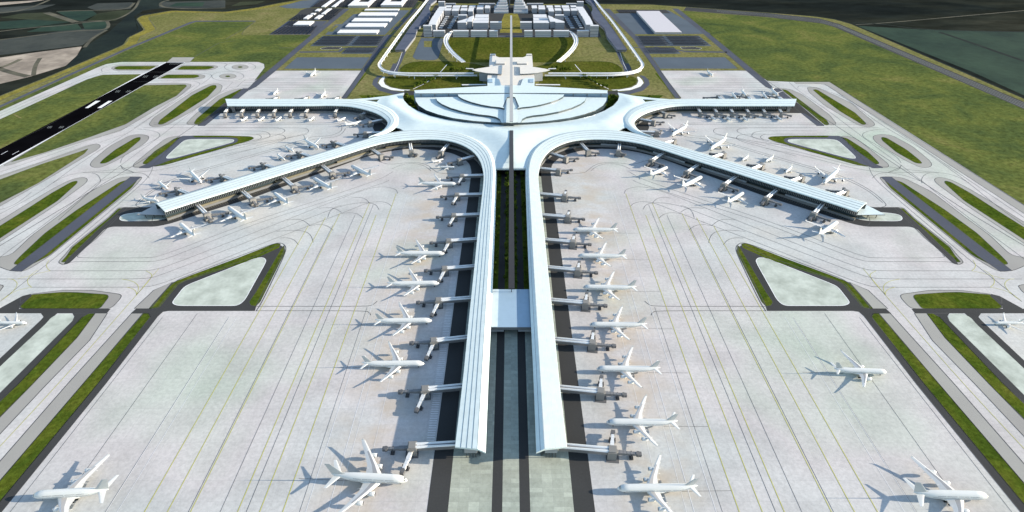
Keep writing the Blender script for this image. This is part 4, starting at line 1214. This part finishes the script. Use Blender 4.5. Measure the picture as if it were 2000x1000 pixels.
def children(o): return [c for c in bpy.data.objects if c.parent == o]
KIDS = {}
def copy_tree(root, nm=None):
    if root not in KIDS:
        KIDS[root] = [(c, children(c)) for c in children(root)]
    r = root.copy(); COL.objects.link(r)
    for c, sub in KIDS[root]:
        d = c.copy(); COL.objects.link(d); d.parent = r
        for s in sub:
            e = s.copy(); COL.objects.link(e); e.parent = d
    return r

PROTO, USED = {}, set()
LEN = dict(jumbo=72.7, quad=69.0, twin=62.0, small=37.6)
NAME = dict(jumbo='double_deck_airliner', quad='four_engine_airliner', twin='wide_body_airliner', small='narrow_body_airliner')
def park(kind, nose, tail, label, sc=None, fixedlen=True):
    if kind not in PROTO: PROTO[kind] = plane(kind, NAME[kind])
    z = {'jumbo': 6, 'quad': 5, 'twin': 5, 'small': 3.5}[kind]
    n = G(*nose, z); tl = G(*tail, z + {'jumbo': 2.0, 'quad': 1.8, 'twin': 1.8, 'small': 1.2}[kind])
    v = n - tl; v.z = 0
    o = PROTO[kind] if kind not in USED else copy_tree(PROTO[kind])
    USED.add(kind)
    s = v.length / LEN[kind]
    if sc: s = sc
    o.location = ((n.x + tl.x) / 2, (n.y + tl.y) / 2, .15)
    o.rotation_euler = (0, 0, math.atan2(v.y, v.x))
    o.scale = (s, s, s)
    tag(o, label, 'airliner', 'parked white airliners')
    if abs(v.y) < 6 and nose[1] < 960:
        d = v.normalized()
        a_, b_ = Vector((tl.x, tl.y, 0)) - d * 34, Vector((tl.x, tl.y, 0)) + d * 14
        ribbon(LINES['dark_line'], [a_, b_], .35, .14)
    return s

# west front concourse
park('jumbo', (796, 938), (648, 928), 'white double deck airliner at the near end of the west front concourse')
WL = [('quad', (845, 711), (708, 710), 'nearest'), ('quad', (844, 627), (733, 626.5), 'second nearest'), ('quad', (858, 554), (756, 554), 'third nearest'), ('quad', (868, 496), (773, 494.5), 'fourth nearest'), ('quad', (892, 360), (817, 357.5), 'farthest')]
WL[0] = ('quad', (829, 711), (707, 710), 'nearest')
for k, n, t_, w_ in WL: park(k, n, t_, f'{w_} of five white four engine airliners nosed in to the west front concourse')
park('small', (866, 310), (844, 315), 'small white jet in shade at the top of the west bay, the farther of two')
park('small', (889, 327), (855, 325), 'white jet at the top of the west bay, the nearer of two', None)
for i, (n, t_) in enumerate([((1205, 955), (1362, 951)), ((1184, 825.5), (1323, 824.5)), ((1165, 721), (1289, 720)), ((1151, 635), (1263, 634)), ((1138, 562), (1243, 561.5)), ((1128, 500.5), (1223, 500)), ((1118, 449.5), (1206, 448.5))]):
    park('quad', n, t_, f'{ORD[i]} white four engine airliner from the front in the row along the east front concourse')
park('twin', (1732, 727), (1628, 721), 'white two engine airliner alone on the open east apron')
park('jumbo', (1931, 969), (1783, 963), 'white double deck airliner in the bottom corner of the east apron')
park('jumbo', (63, 968), (214, 957), 'white double deck airliner in the bottom corner of the west apron')
park('twin', (51, 629), (-7, 627), 'white airliner cut by the west edge of the view beside a pale pad')
park('twin', (1942, 629), (1999, 627), 'white airliner cut by the east edge of the view beside a pale pad')
for i, (n, t_) in enumerate([((352, 437), (381, 461)), ((446, 406), (483, 431)), ((535, 377), (564, 398)), ((612, 349), (650, 370)), ((686, 325), (726, 344))]):
    park('twin', n, t_, f'{ORD[i]} airliner from the tip parked on the near side of the west diagonal concourse')
for i, (k, n, t_) in enumerate([('small', (311, 394), (277, 386)), ('small', (327, 369), (310, 355)), ('twin', (393, 357), (371, 334)), ('small', (556, 312), (541, 301)), ('small', (573, 295), (557, 285.5)), ('twin', (622, 289), (594, 272))]):
    park(k, n, t_, f'{ORD[i]} airliner from the tip parked behind the west diagonal concourse')
for i, (k, n, t_) in enumerate([('small', (483.5, 228), (471, 236)), ('small', (516.5, 228), (504.5, 236)), ('small', (549.5, 228), (538.5, 236)), ('small', (613.5, 228), (603.5, 236)), ('small', (675, 229), (659, 236)), ('twin', (708, 236), (674, 242.5))]):
    park(k, n, t_, f'{ORD[i]} small jet from the free end below the west horizontal concourse')
park('small', (534, 184), (543, 175.5), 'white jet behind the west horizontal concourse near its free end')
park('small', (627, 190.5), (636, 179.5), 'white jet behind the west horizontal concourse near the hub')
park('small', (606.5, 149), (617, 139), 'lone white jet on the far west apron')
park('small', (1391.5, 148.5), (1381, 139), 'lone white jet on the far east apron')
for i, (k, n, t_) in enumerate([('quad', (1311, 265), (1343, 245)), ('quad', (1386, 292.5), (1419, 270)), ('small', (1449.5, 313), (1462, 303)), ('small', (1495, 315.5), (1511, 305)), ('small', (1534, 337), (1547, 324.5)), ('quad', (1608, 358.5), (1638, 331))]):
    park(k, n, t_, f'{ORD[i]} airliner from the hub parked behind the east diagonal concourse')
for i, (k, n, t_) in enumerate([('twin', (1304, 326.5), (1269, 341)), ('twin', (1371, 346), (1331, 365)), ('twin', (1452.5, 376.5), (1420, 395)), ('twin', (1635.5, 434), (1598, 459))]):
    park(k, n, t_, f'{ORD[i]} airliner from the curve parked on the near side of the east diagonal concourse')
for i, (n, t_) in enumerate([((1386.5, 226), (1399, 234.5)), ((1417.5, 227), (1428, 235.5)), ((1449, 227), (1460.5, 235.5)), ((1516, 226), (1527, 235))]):
    park('small', n, t_, f'{ORD[i]} small jet from the hub below the east horizontal concourse')
for i, (n, t_) in enumerate([((1438, 193), (1429, 181.5)), ((1457, 188), (1448, 176.5)), ((1498, 193), (1489, 181.5)), ((1518.5, 187.5), (1506, 174.5))]):
    park('small', n, t_, f'{ORD[i]} small jet from the hub behind the east horizontal concourse')
# ================================================================= CITY, WAREHOUSES, VIADUCTS, TREES
M['office'] = plain('grey_facade', (.36, .365, .38), .6)
M['office_top'] = plain('white_office_roof', (.66, .66, .66), .6)
M['house_roof'] = plain('pale_roof', (.50, .52, .53), .6)
M['blue_roof'] = plain('blue_grey_roof', (.18, .25, .32), .6)
M['ware'] = plain('warehouse_roof', (.80, .78, .76), .6)
M['ware_w'] = plain('warehouse_wall', (.42, .42, .43), .6)
M['gap'] = plain('facade_band', (.235, .245, .265), .4)
M['viaduct'] = plain('white_concrete', (.74, .74, .73), .6)
M['railroof'] = tone('station_roof', (.10, .115, .155), .12, 40, 4)
M['carport'] = plain('carport_roof', (.020, .022, .030), .8, 0, .1)
M['hangar'] = plain('hangar_roof', (.56, .53, .54), .6)

def zsolve(px, pyb, pyt):
    """height of a vertical edge whose foot and head are seen at pyb / pyt"""
    Y = G(px, pyb).y
    lo, hi = 0, 200
    for _ in range(40):
        m = (lo + hi) / 2
        if G(px, pyt, m).y > Y: lo = m
        else: hi = m
    return lo
CC = [0]
def building(x0, x1, yb, yt, yk, label, kind='office_building', cat='office block', group='office blocks of the airport city', top='office_top', side='office', bands=3, shape=None, par=True, win=True):
    a, b = G(x0, yb), G(x1, yb)
    h = zsolve(x0, yb, yt)
    k = G(x0, yk, h).y
    if k < a.y + 8: k = a.y + 8
    t = empty(kind, ((a.x + b.x) / 2, (a.y + k) / 2, 0), 0, label, cat, group)
    cx, cy = t.location.x, t.location.y
    if shape is None:
        P = [Vector((a.x - cx, a.y - cy, 0)), Vector((b.x - cx, a.y - cy, 0)), Vector((b.x - cx, k - cy, 0)), Vector((a.x - cx, k - cy, 0))]
    else:
        P = [Vector((a.x - cx + (b.x - a.x) * u, a.y - cy + (k - a.y) * v, 0)) for u, v in shape]
    bm = bmesh.new(); slab(bm, P, 0, h - .8, 0, 0); obj('wall', bm, side, t)
    c = sum(P, Vector()) / len(P)
    bm = bmesh.new(); slab(bm, [c + (p - c) * 1.012 for p in P], h - .8, h, 0, 0)
    obj('roof', bm, top, t)
    if bands and win:
        bm = bmesh.new()
        for i in range(bands):
            z0 = h * (i + .55) / (bands + .4)
            Q = [c + (p - c) * 1.004 for p in P]
            n = len(Q)
            for j in range(n):
                p, q = Q[j], Q[(j + 1) % n]
                bm.faces.new([bm.verts.new((s.x, s.y, z)) for s, z in ((p, z0), (q, z0), (q, z0 + h * .10), (p, z0 + h * .10))])
        obj('window_band', bm, 'gap', t)
    return t

W_, E_ = 'west', 'east'
for side in (0, 1):
    sd = (W_, E_)[side]
    def B(x0, x1, *a, **k):
        if side: x0, x1 = 2 * XC - x1, 2 * XC - x0
        if side and k.get('shape'): k['shape'] = [(1 - u, v) for u, v in k['shape']][::-1]
        building(x0, x1, *a, **k)
    B(828, 844, 72, 50.5, 48.5, f'tall grey corner tower at the front of the {sd} office quarter')
    B(846.5, 869, 72, 60.5, 58.5, f'low office block beside the corner tower of the {sd} quarter')
    for i, (a, b) in enumerate(((885, 915), (920, 951), (956, 972))):
        B(a, b, 72, 60.5, 58.5, f'{ORD[i]} low front block from the ring road facing the {sd} lawn', side='house_roof')
    for i, (x0, yb, yt, yk) in enumerate(((837, 62, 48, 43.5), (838.5, 55, 43.5, 37), (842, 48.5, 37, 31), (846, 42, 31, 25.5), (849.5, 35.5, 25.3, 20), (853, 29, 19.6, 16.5), (855.5, 24, 16.3, 13))):
        B(x0 + 1, x0 + 15, yb, yt, yk, f'{ORD[i]} block from the front in the stepped slanting row of the {sd} quarter')
    B(856.5, 869, 14, 3.6, 2, f'tower at the far end of the stepped row in the {sd} quarter')
    B(924, 954, 57, 44.5, 40, f'long front slab of the terraced complex in the {sd} quarter')
    B(926, 954, 47, 39.5, 34.5, f'second slab of the terraced complex in the {sd} quarter')
    B(928, 954, 41, 33.8, 28, f'rear slab of the terraced complex in the {sd} quarter')
    B(957.5, 980, 57, 44, 41.5, f'broad block nearest the guideway in the {sd} quarter')
    B(894, 911, 57, 44, 35, f'wedge shaped block with a pointed rear in the {sd} quarter', shape=[(0, 0), (1, 0), (1.5, 1), (1, .9), (0, .3)])
    B(912, 922, 55.5, 42, 30, f'narrow block behind the wedge in the {sd} quarter', shape=[(0, 0), (1, 0), (1.1, 1), (.2, .7)])
    B(895, 912, 39, 30, 28, f'small tower block behind the garden court of the {sd} quarter')
    n = 0
    for x0, x1, yb, yt, yk in ((868.5, 880.5, 30, 20.5, 16), (870, 881, 20, 14, 10.5), (882.5, 895.5, 30.5, 21, 16), (884, 898, 21, 15, 10.5), (899.5, 912, 30, 20.5, 16), (901, 912, 20, 14, 10.5), (914, 924, 31, 22, 15), (916, 928, 20, 14.5, 10.5), (931, 944, 27, 18, 14), (932, 944, 18, 13.5, 10.5), (947, 957, 26, 16, 10.5)):
        B(x0, x1, yb, yt, yk, f'{ORD[n]} block counted from the outer side in the rear cluster of the {sd} quarter'); n += 1
    B(870, 890, 10, 6.8, 6, f'thin slab outside the rear cluster of the {sd} quarter')
    B(935, 967, 10, 6.8, 6, f'long thin slab behind the rear cluster of the {sd} quarter')
    for r_ in range(7):
        y = 56 - r_ * 3.6; xs = 857 + r_ * 2.1
        for c_, (dx, wd, tp) in enumerate(((0, 7, 'house_roof'), (17, 7.5, 'blue_roof'))):
            B(xs + dx, xs + dx + wd, y, y - 1.8, y - 3.2, f'low terrace house in the garden court of the {sd} quarter', kind='terrace_house', cat='house', group=f'low terrace houses of the {sd} garden court', top=tp, bands=0)
    # stepped pyramid
    ax = 983 if side == 0 else 2 * XC - 983
    p0, p1 = G(966, 26), G(991.5, 26)
    if side: p0, p1 = G(2 * XC - 991.5, 26), G(2 * XC - 966, 26)
    t = empty('stepped_pyramid', ((p0.x + p1.x) / 2, p0.y + 60, 0), 0, f'stepped triangular grey hall beside the guideway in the {sd} quarter', 'hall')
    for k in range(7):
        f = k / 7; hw = (p1.x - p0.x) / 2 * (1 - f) + 3
        cx_ = (1 if not side else -1) * 14 * f
        bm = bmesh.new(); box(bm, cx_ - hw, cx_ + hw, -60 + 110 * f, 60, k * 8.0, k * 8.0 + 7.6)
        obj('tier', bm, 'office' if k % 2 else 'house_roof', t)
# pillar on the axis
t = building(993.5, 996.5, 12, -12, -13, 'slim dark tower standing at the far end of the guideway', 'slim_tower', 'tower', None, 'office', 'steel', 4)

# warehouses
n = 0
for x0, x1, yb, yt, yk in ((659, 736, 67.5, 64, 58), (675, 751, 54.7, 52, 45), (687, 761, 43.8, 41.5, 35), (699.5, 772, 32.5, 30.3, 24), (712, 778, 22, 20, 17)):
    building(x0, x1, yb, yt, yk, f'{ORD[n]} long white warehouse from the front in the row by the loop road', 'warehouse', 'warehouse', 'long white warehouses', 'ware', 'ware_w', 0); n += 1
n = 0
for x0, x1, yb, yt, yk in ((573, 604.5, 51, 48.2, 41), (592.5, 601, 38.3, 36, 29), (614, 622.5, 38.3, 36, 29), (606, 614, 29.5, 28, 25.3), (627.5, 634.8, 28.8, 27, 16.5), (615, 623, 23, 21, 17), (627.5, 635, 14.8, 13, -6), (647.5, 655, 14.8, 13, -6)):
    building(x0, x1, yb, yt, yk, f'{ORD[n]} white shed from the front on the car park north of the field', 'shed', 'shed', 'white sheds on the car park', 'ware', 'ware_w', 0); n += 1
U = [(0, 0), (1, 0), (1, 1), (.82, 1), (.82, .32), (.18, .32), (.18, 1), (0, 1)]
building(680, 719, 15, 10.5, -10, 'white U shaped building by the loop road, the nearer to the sheds', 'courtyard_building', 'building', None, 'ware', 'ware_w', 0, U)
building(744, 785, 14, 9.5, -10, 'white U shaped building next to the elevated loop road', 'courtyard_building', 'building', None, 'ware', 'ware_w', 0, U)
building(1279.5, 1330.5, 67, 62.5, 21.5, 'huge pale hangar on the blue grey lot east of the city', 'hangar', 'hangar', None, 'hangar', 'ware_w', 0)

# car ports
def carports(quad, rows, along, label, group, both=True, skip=None, wfac=.42):
    for qi, qd in enumerate([quad, mir(quad)] if both else [quad]):
        A, Bp, C, D = [G(*p) for p in qd]           # front-left, front-right, back-right, back-left
        for i in range(rows):
            f0, f1 = (i + .5 - wfac / 2) / rows, (i + .5 + wfac / 2) / rows
            if along == 'x': q = [A.lerp(D, f0), Bp.lerp(C, f0), Bp.lerp(C, f1), A.lerp(D, f1)]
            else: q = [A.lerp(Bp, f0), A.lerp(Bp, f1), D.lerp(C, f1), D.lerp(C, f0)]
            q = [Vector((p.x, p.y, 0)) for p in q]
            c = sum(q, Vector()) / 4
            t = empty('carport', c, 0, label.format(('west', 'east')[qi]), 'carport', group.format(('west', 'east')[qi]))
            bm = bmesh.new(); slab(bm, [p - c for p in q], 3.2, 3.7); obj('roof', bm, 'carport', t)
            bm = bmesh.new()
            for u in (.04, .35, .65, .96):
                p = (q[0].lerp(q[1], u) + q[3].lerp(q[2], u)) / 2 - c if along == 'x' else (q[0].lerp(q[3], u) + q[1].lerp(q[2], u)) / 2 - c
                box(bm, p.x - .4, p.x + .4, p.y - .4, p.y + .4, .2, 3.2)
            obj('post', bm, 'steel', t)
    return
carports([(611, 89.5), (680, 89.5), (697, 71), (634, 71)], 6, 'x', 'long dark carport in the outer half of the large {} car park', 'dark carports, outer half of the large {} car park')
carports([(687, 89.5), (739, 89.5), (751, 71), (704, 71)], 6, 'x', 'long dark carport in the inner half of the large {} car park', 'dark carports, inner half of the large {} car park')
carports([(670, 104.5), (728, 104.5), (736, 94), (681, 94)], 4, 'x', 'dark carport in the small {} car park', 'dark carports of the small {} car park')
carports([(529, 67), (609, 67), (622, 52), (555, 52)], 10, 'y', 'dark carport in front of the broad white shed', 'dark carports in front of the white sheds', False)
carports([(556, 51), (571, 51), (588, 41), (569, 41)], 3, 'y', 'dark carport beside the broad white shed', 'dark carports beside the broad white shed', False)
carports([(568, 39), (591, 39), (606, 29), (585, 29)], 4, 'y', 'dark carport beyond the broad white shed, outer group', 'dark carports, outer group', False)
carports([(625, 39), (647, 39), (662, 29), (640, 29)], 4, 'y', 'dark carport beyond the broad white shed, inner group', 'dark carports, inner group', False)
carports([(637, 28), (658, 28), (668, 18), (650, 18)], 4, 'y', 'dark carport beside the middle sheds', 'dark carports beside the middle sheds', False)
carports([(609, 14.5), (625, 14.5), (640, 0), (626, 0)], 4, 'y', 'dark carport by the farthest sheds', 'dark carports by the farthest sheds', False)
carports([(658, 14.5), (678, 14.5), (688, 0), (670, 0)], 5, 'y', 'dark carport between the farthest sheds and the U shaped building', 'dark carports by the U shaped building', False)
carports([(726, 14.5), (743, 14.5), (750, 2), (734, 2)], 4, 'y', 'dark carport between the two U shaped buildings', 'dark carports between the U shaped buildings', False)
carports([(790, 14.5), (804, 14.5), (809, 2), (796, 2)], 3, 'y', 'dark carport beside the elevated loop road', 'dark carports by the loop road', False)
carports([(1207, 25.5), (1245, 25.5), (1243, 20), (1204, 20)], 3, 'x', 'dark carport beyond the huge hangar', 'dark carports beyond the hangar', False)

# elevated roads
def viaduct(pts, z, wd, label, posts=True, mat='viaduct', name='elevated_road', closed=False, sm=True):
    P = [G(*p, z) for p in pts]
    if sm: P = catmull(P, 10)
    mid = P[len(P) // 2]
    t = empty(name, (mid.x, mid.y, 0), 0, label, 'elevated road')
    bm = bmesh.new()
    rows = []
    for i, p in enumerate(P):
        a, b = P[max(i - 1, 0)], P[min(i + 1, len(P) - 1)]
        d = Vector((b.x - a.x, b.y - a.y, 0)).normalized(); n_ = Vector((-d.y, d.x, 0)) * wd / 2
        q = Vector((p.x - mid.x, p.y - mid.y, 0))
        rows.append([bm.verts.new((c.x, c.y, zz)) for c, zz in ((q - n_, z - 1.2), (q + n_, z - 1.2), (q + n_, z + .9), (q + n_ * .93, z + .9), (q + n_ * .93, z), (q - n_ * .93, z), (q - n_ * .93, z + .9), (q - n_, z + .9))])
    for a, b in zip(rows, rows[1:]):
        for i in range(8): bm.faces.new((a[i], a[(i + 1) % 8], b[(i + 1) % 8], b[i]))
    bm.faces.new(rows[0]); bm.faces.new(rows[-1])
    bmesh.ops.recalc_face_normals(bm, faces=bm.faces)
    obj('deck', bm, mat, t)
    if posts:
        bm = bmesh.new()
        Q = resample(P, max(3, int(sum((b - a).length for a, b in zip(P, P[1:])) / 45)))
        for p in Q[1:-1]: box(bm, p.x - mid.x - 1, p.x - mid.x + 1, p.y - mid.y - 1, p.y - mid.y + 1, 0, z - 1.2)
        obj('pier_post', bm, 'viaduct', t)
loopL = [(836, -2), (820, 18), (800, 42), (780, 69), (760, 97), (746, 117), (741, 125.5), (743, 132), (752, 137.5), (768, 141), (795, 142.8), (850, 143), (925, 143)]
for sd, f in (('west', lambda L: L), ('east', mir)):
    viaduct(f(loopL), 12, 9, f'white elevated loop road running round the {sd} side of the park')
    viaduct(f([(745, 137), (756, 141.5), (775, 145), (800, 147), (850, 147.3), (932, 147.3)]), 10, 8, f'lower white ramp beside the {sd} loop road along the lawn')
    viaduct(f([(884, 60.5), (873, 68), (868.5, 77), (870, 87), (878, 99), (890, 111), (903, 121)]), 12, 7, f'outer white curved ramp round the {sd} park lawn')
    viaduct(f([(881.5, 63), (877, 69.5), (873, 78), (874.5, 87), (882, 98), (893, 109), (907, 120.5)]), 12, 7, f'inner white curved ramp round the {sd} park lawn')
    pts = f([(771, 97), (790.5, 97), (810, 72), (815, 56), (825, 47), (836, 37), (841.5, 25), (838, 17), (841, 8), (853, -1), (838, -1), (831, 12), (822, 26), (800, 54)])
    P = [G(*p, 9) for p in pts]; c = sum(P, Vector()) / len(P); c.z = 0
    t = empty('station_building', c, 0, f'long low blue grey wavy station roof beside the {sd} loop road', 'station')
    bm = bmesh.new(); slab(bm, [p - c for p in P], 7, 9); obj('roof', bm, 'railroof', t)
    bm = bmesh.new(); slab(bm, [(p - c) * .985 for p in P], 0, 7); obj('wall', bm, 'gap', t)

# transit hall north of the terminal
t = empty('transit_hall', G(998, 140), 0, 'cream cross shaped transit hall with swept wing canopies behind the terminal', 'station hall')
def th(name, pts, z, thk, mat, both=True, side='louvre'):
    for pp in ([pts, mir(pts)] if both else [pts]):
        P = [G(*p, z) for p in pp]; bm = bmesh.new()
        slab(bm, [Vector((p.x, p.y - t.location.y, 0)) for p in P], z - thk, z, 0, 1); obj(name, bm, [mat, side], t)
th('hall_roof', [(957, 106), (968, 106), (969, 110), (975, 112), (998, 112), (998, 130), (955, 130)], 16, 16, 'cream')
th('hall_roof', [(952, 150), (957, 127), (998, 127), (998, 168), (975, 168), (965, 160), (952, 158)], 22, 22, 'cream')
th('wing_canopy', [(922, 136.2), (932, 134), (955, 130.5), (975, 127.5), (981, 127), (980, 144), (975, 144), (950, 142.5), (930, 139)], 27, 1.5, 'cream')
th('wing_support', [(936, 142.5), (979, 146.5), (979, 141), (945, 140)], 23, 22, 'gap')
th('side_canopy', [(952, 152), (968, 152), (975, 155), (980, 168), (952, 169)], 25, 1.5, 'roof2')
th('link_walkway', [(902, 164.6), (950, 164), (950, 165.8), (902, 166.4)], 10, 1.5, 'viaduct')
th('link_walkway', [(910, 133), (925, 133.4), (925, 134.6), (910, 134.2)], 10, 1.5, 'viaduct')
th('rooftop_box', [(967, 118), (986, 118), (986, 124), (967, 124)], 20, 3.9, 'cream')
th('roof_light', [(954, 154), (962, 154), (962, 161), (954, 161)], 26.2, 1.1, 'deck')
th('parapet', [(957.5, 105), (967.5, 105), (967.5, 107), (957.5, 107)], 19, 2.9, 'cream')

# ---- trees
M['leaf'] = grass('tree_leaf', [(.035, .065, .010), (.065, .105, .014), (.11, .15, .02), (.17, .18, .03)], 14, 2)
M['bark'] = plain('tree_bark', (.08, .06, .045), .9)
def tree_proto(seed, rad, hgt):
    rnd = random.Random(seed)
    t = empty('garden_tree')
    bm = bmesh.new()
    rings = [[Vector((math.cos(a) * r_ + ox, math.sin(a) * r_ + oy, z)) for a in [2 * math.pi * k / 6 for k in range(6)]] for z, r_, ox, oy in ((0, .35, 0, 0), (hgt * .3, .26, .1, .05), (hgt * .62, .14, .1, .2))]
    loft(bm, rings)
    for k in range(5):
        a = rnd.uniform(0, 6.28); e = Vector((math.cos(a) * rad * .6, math.sin(a) * rad * .6, hgt * rnd.uniform(.55, .8)))
        s = Vector((.1, .1, hgt * .35)); n_ = (e - s).cross(Vector((0, 0, 1))).normalized() * .1
        up = Vector((0, 0, .12))
        loft(bm, [[s + n_, s - n_ + up, s - up], [e + n_ * .3, e - n_ * .3 + up * .3, e - up * .3]])
    obj('trunk', bm, 'bark', t)
    bm = bmesh.new()
    lumps = [(Vector((rnd.uniform(-.55, .55) * rad, rnd.uniform(-.55, .55) * rad, hgt * rnd.uniform(.45, .85))), rad * rnd.uniform(.35, .62)) for _ in range(9)]
    for c, lr in lumps:
        for _ in range(75):
            d = Vector((rnd.gauss(0, 1), rnd.gauss(0, 1), rnd.gauss(0, .8))).normalized() * lr * rnd.uniform(.6, 1.08)
            p = c + d
            s = rnd.uniform(.35, .75)
            n_ = (d.normalized() + Vector((rnd.uniform(-.7, .7), rnd.uniform(-.7, .7), rnd.uniform(-.3, .9)))).normalized()
            u = n_.orthogonal().normalized() * s; v = n_.cross(u).normalized() * s
            a = [p + u, p + v * .8, p - u * .9, p - v]
            bm.faces.new([bm.verts.new(q) for q in a])
    obj('crown', bm, 'leaf', t)
    return t
protos = [tree_proto(i, r_, h_) for i, (r_, h_) in enumerate(((4.2, 9), (3.4, 7.5), (5, 10.5)))]
used_t = set()
def plant(x, y, s, label, group):
    i = random.randrange(3)
    o = protos[i] if i not in used_t else copy_tree(protos[i])
    used_t.add(i)
    o.location = (x, y, .3); o.rotation_euler = (0, 0, random.uniform(0, 6.28)); s *= random.uniform(.75, 1.2); o.scale = (s, s, s)
    tag(o, label, 'tree', group)
def along(px, n, wd, s, label, group, z=0):
    P = catmull([G(*p, z) for p in px], 6); Q = resample(P, n)
    for i, p in enumerate(Q):
        for _ in range(1):
            plant(p.x + random.uniform(-wd, wd), p.y + random.uniform(-wd, wd), s, label, group)
for sd, f in (('west', lambda L: L), ('east', mir)):
    lab = f'leafy tree in the crescent garden on the {sd} side of the main hall'
    along(f([(798, 192), (800, 202), (812, 212), (830, 220), (850, 227)]), 26, 9, 1.25, lab, f'trees of the {sd} crescent garden')
    along(f([(804, 193), (808, 203), (822, 213)]), 12, 10, 1.25, lab, f'trees of the {sd} crescent garden')
    along(f([(752, 262), (768, 255), (784, 256)]), 9, 8, 1.2, f'leafy tree in the small opening of the {sd} hub roof', f'trees in the {sd} roof opening')
    along(f([(722, 197), (737, 197)]), 4, 5, 1.2, f'leafy tree in the narrow slit of the {sd} hub roof', f'trees in the {sd} roof slit')
    along(f([(812, 172), (828, 166), (845, 158), (858, 152)]), 16, 5, 1.15, f'tree in the slanting row across the {sd} lawn', f'trees in the row across the {sd} lawn')
    along(f([(880, 139), (905, 138), (915, 136)]), 9, 6, 1.2, f'tree beside the transit hall on the {sd} side', f'trees beside the transit hall, {sd}')
    sx = -1 if sd == 'west' else 1
    for k in range(22):
        y = G(998, 340).y + (G(998, 560).y - G(998, 340).y) * (k + random.random() * .8) / 22
        plant(sx * random.uniform(4.8, 8), y, random.uniform(.6, 1.35), f'low tree in the {sd} strip beside the spine beam', f'trees in the {sd} strip beside the spine beam')
    for k in range(14):
        y = G(998, 340).y + (G(998, 560).y - G(998, 340).y) * (k + random.random() * .8) / 14
        plant(sx * random.uniform(20, 24.5), y, random.uniform(.5, 1.0), f'low tree in the garden strip under the {sd} concourse wall', f'trees under the {sd} concourse wall')

for k, b_ in LINES.items():
    tag(obj({'dark_line': 'pavement_edge_line', 'yellow_line': 'taxi_centre_line', 'white_line': 'runway_marking', 'faint_line': 'worn_marking', 'pale_line': 'guide_marking'}[k], b_, k), kind='structure')
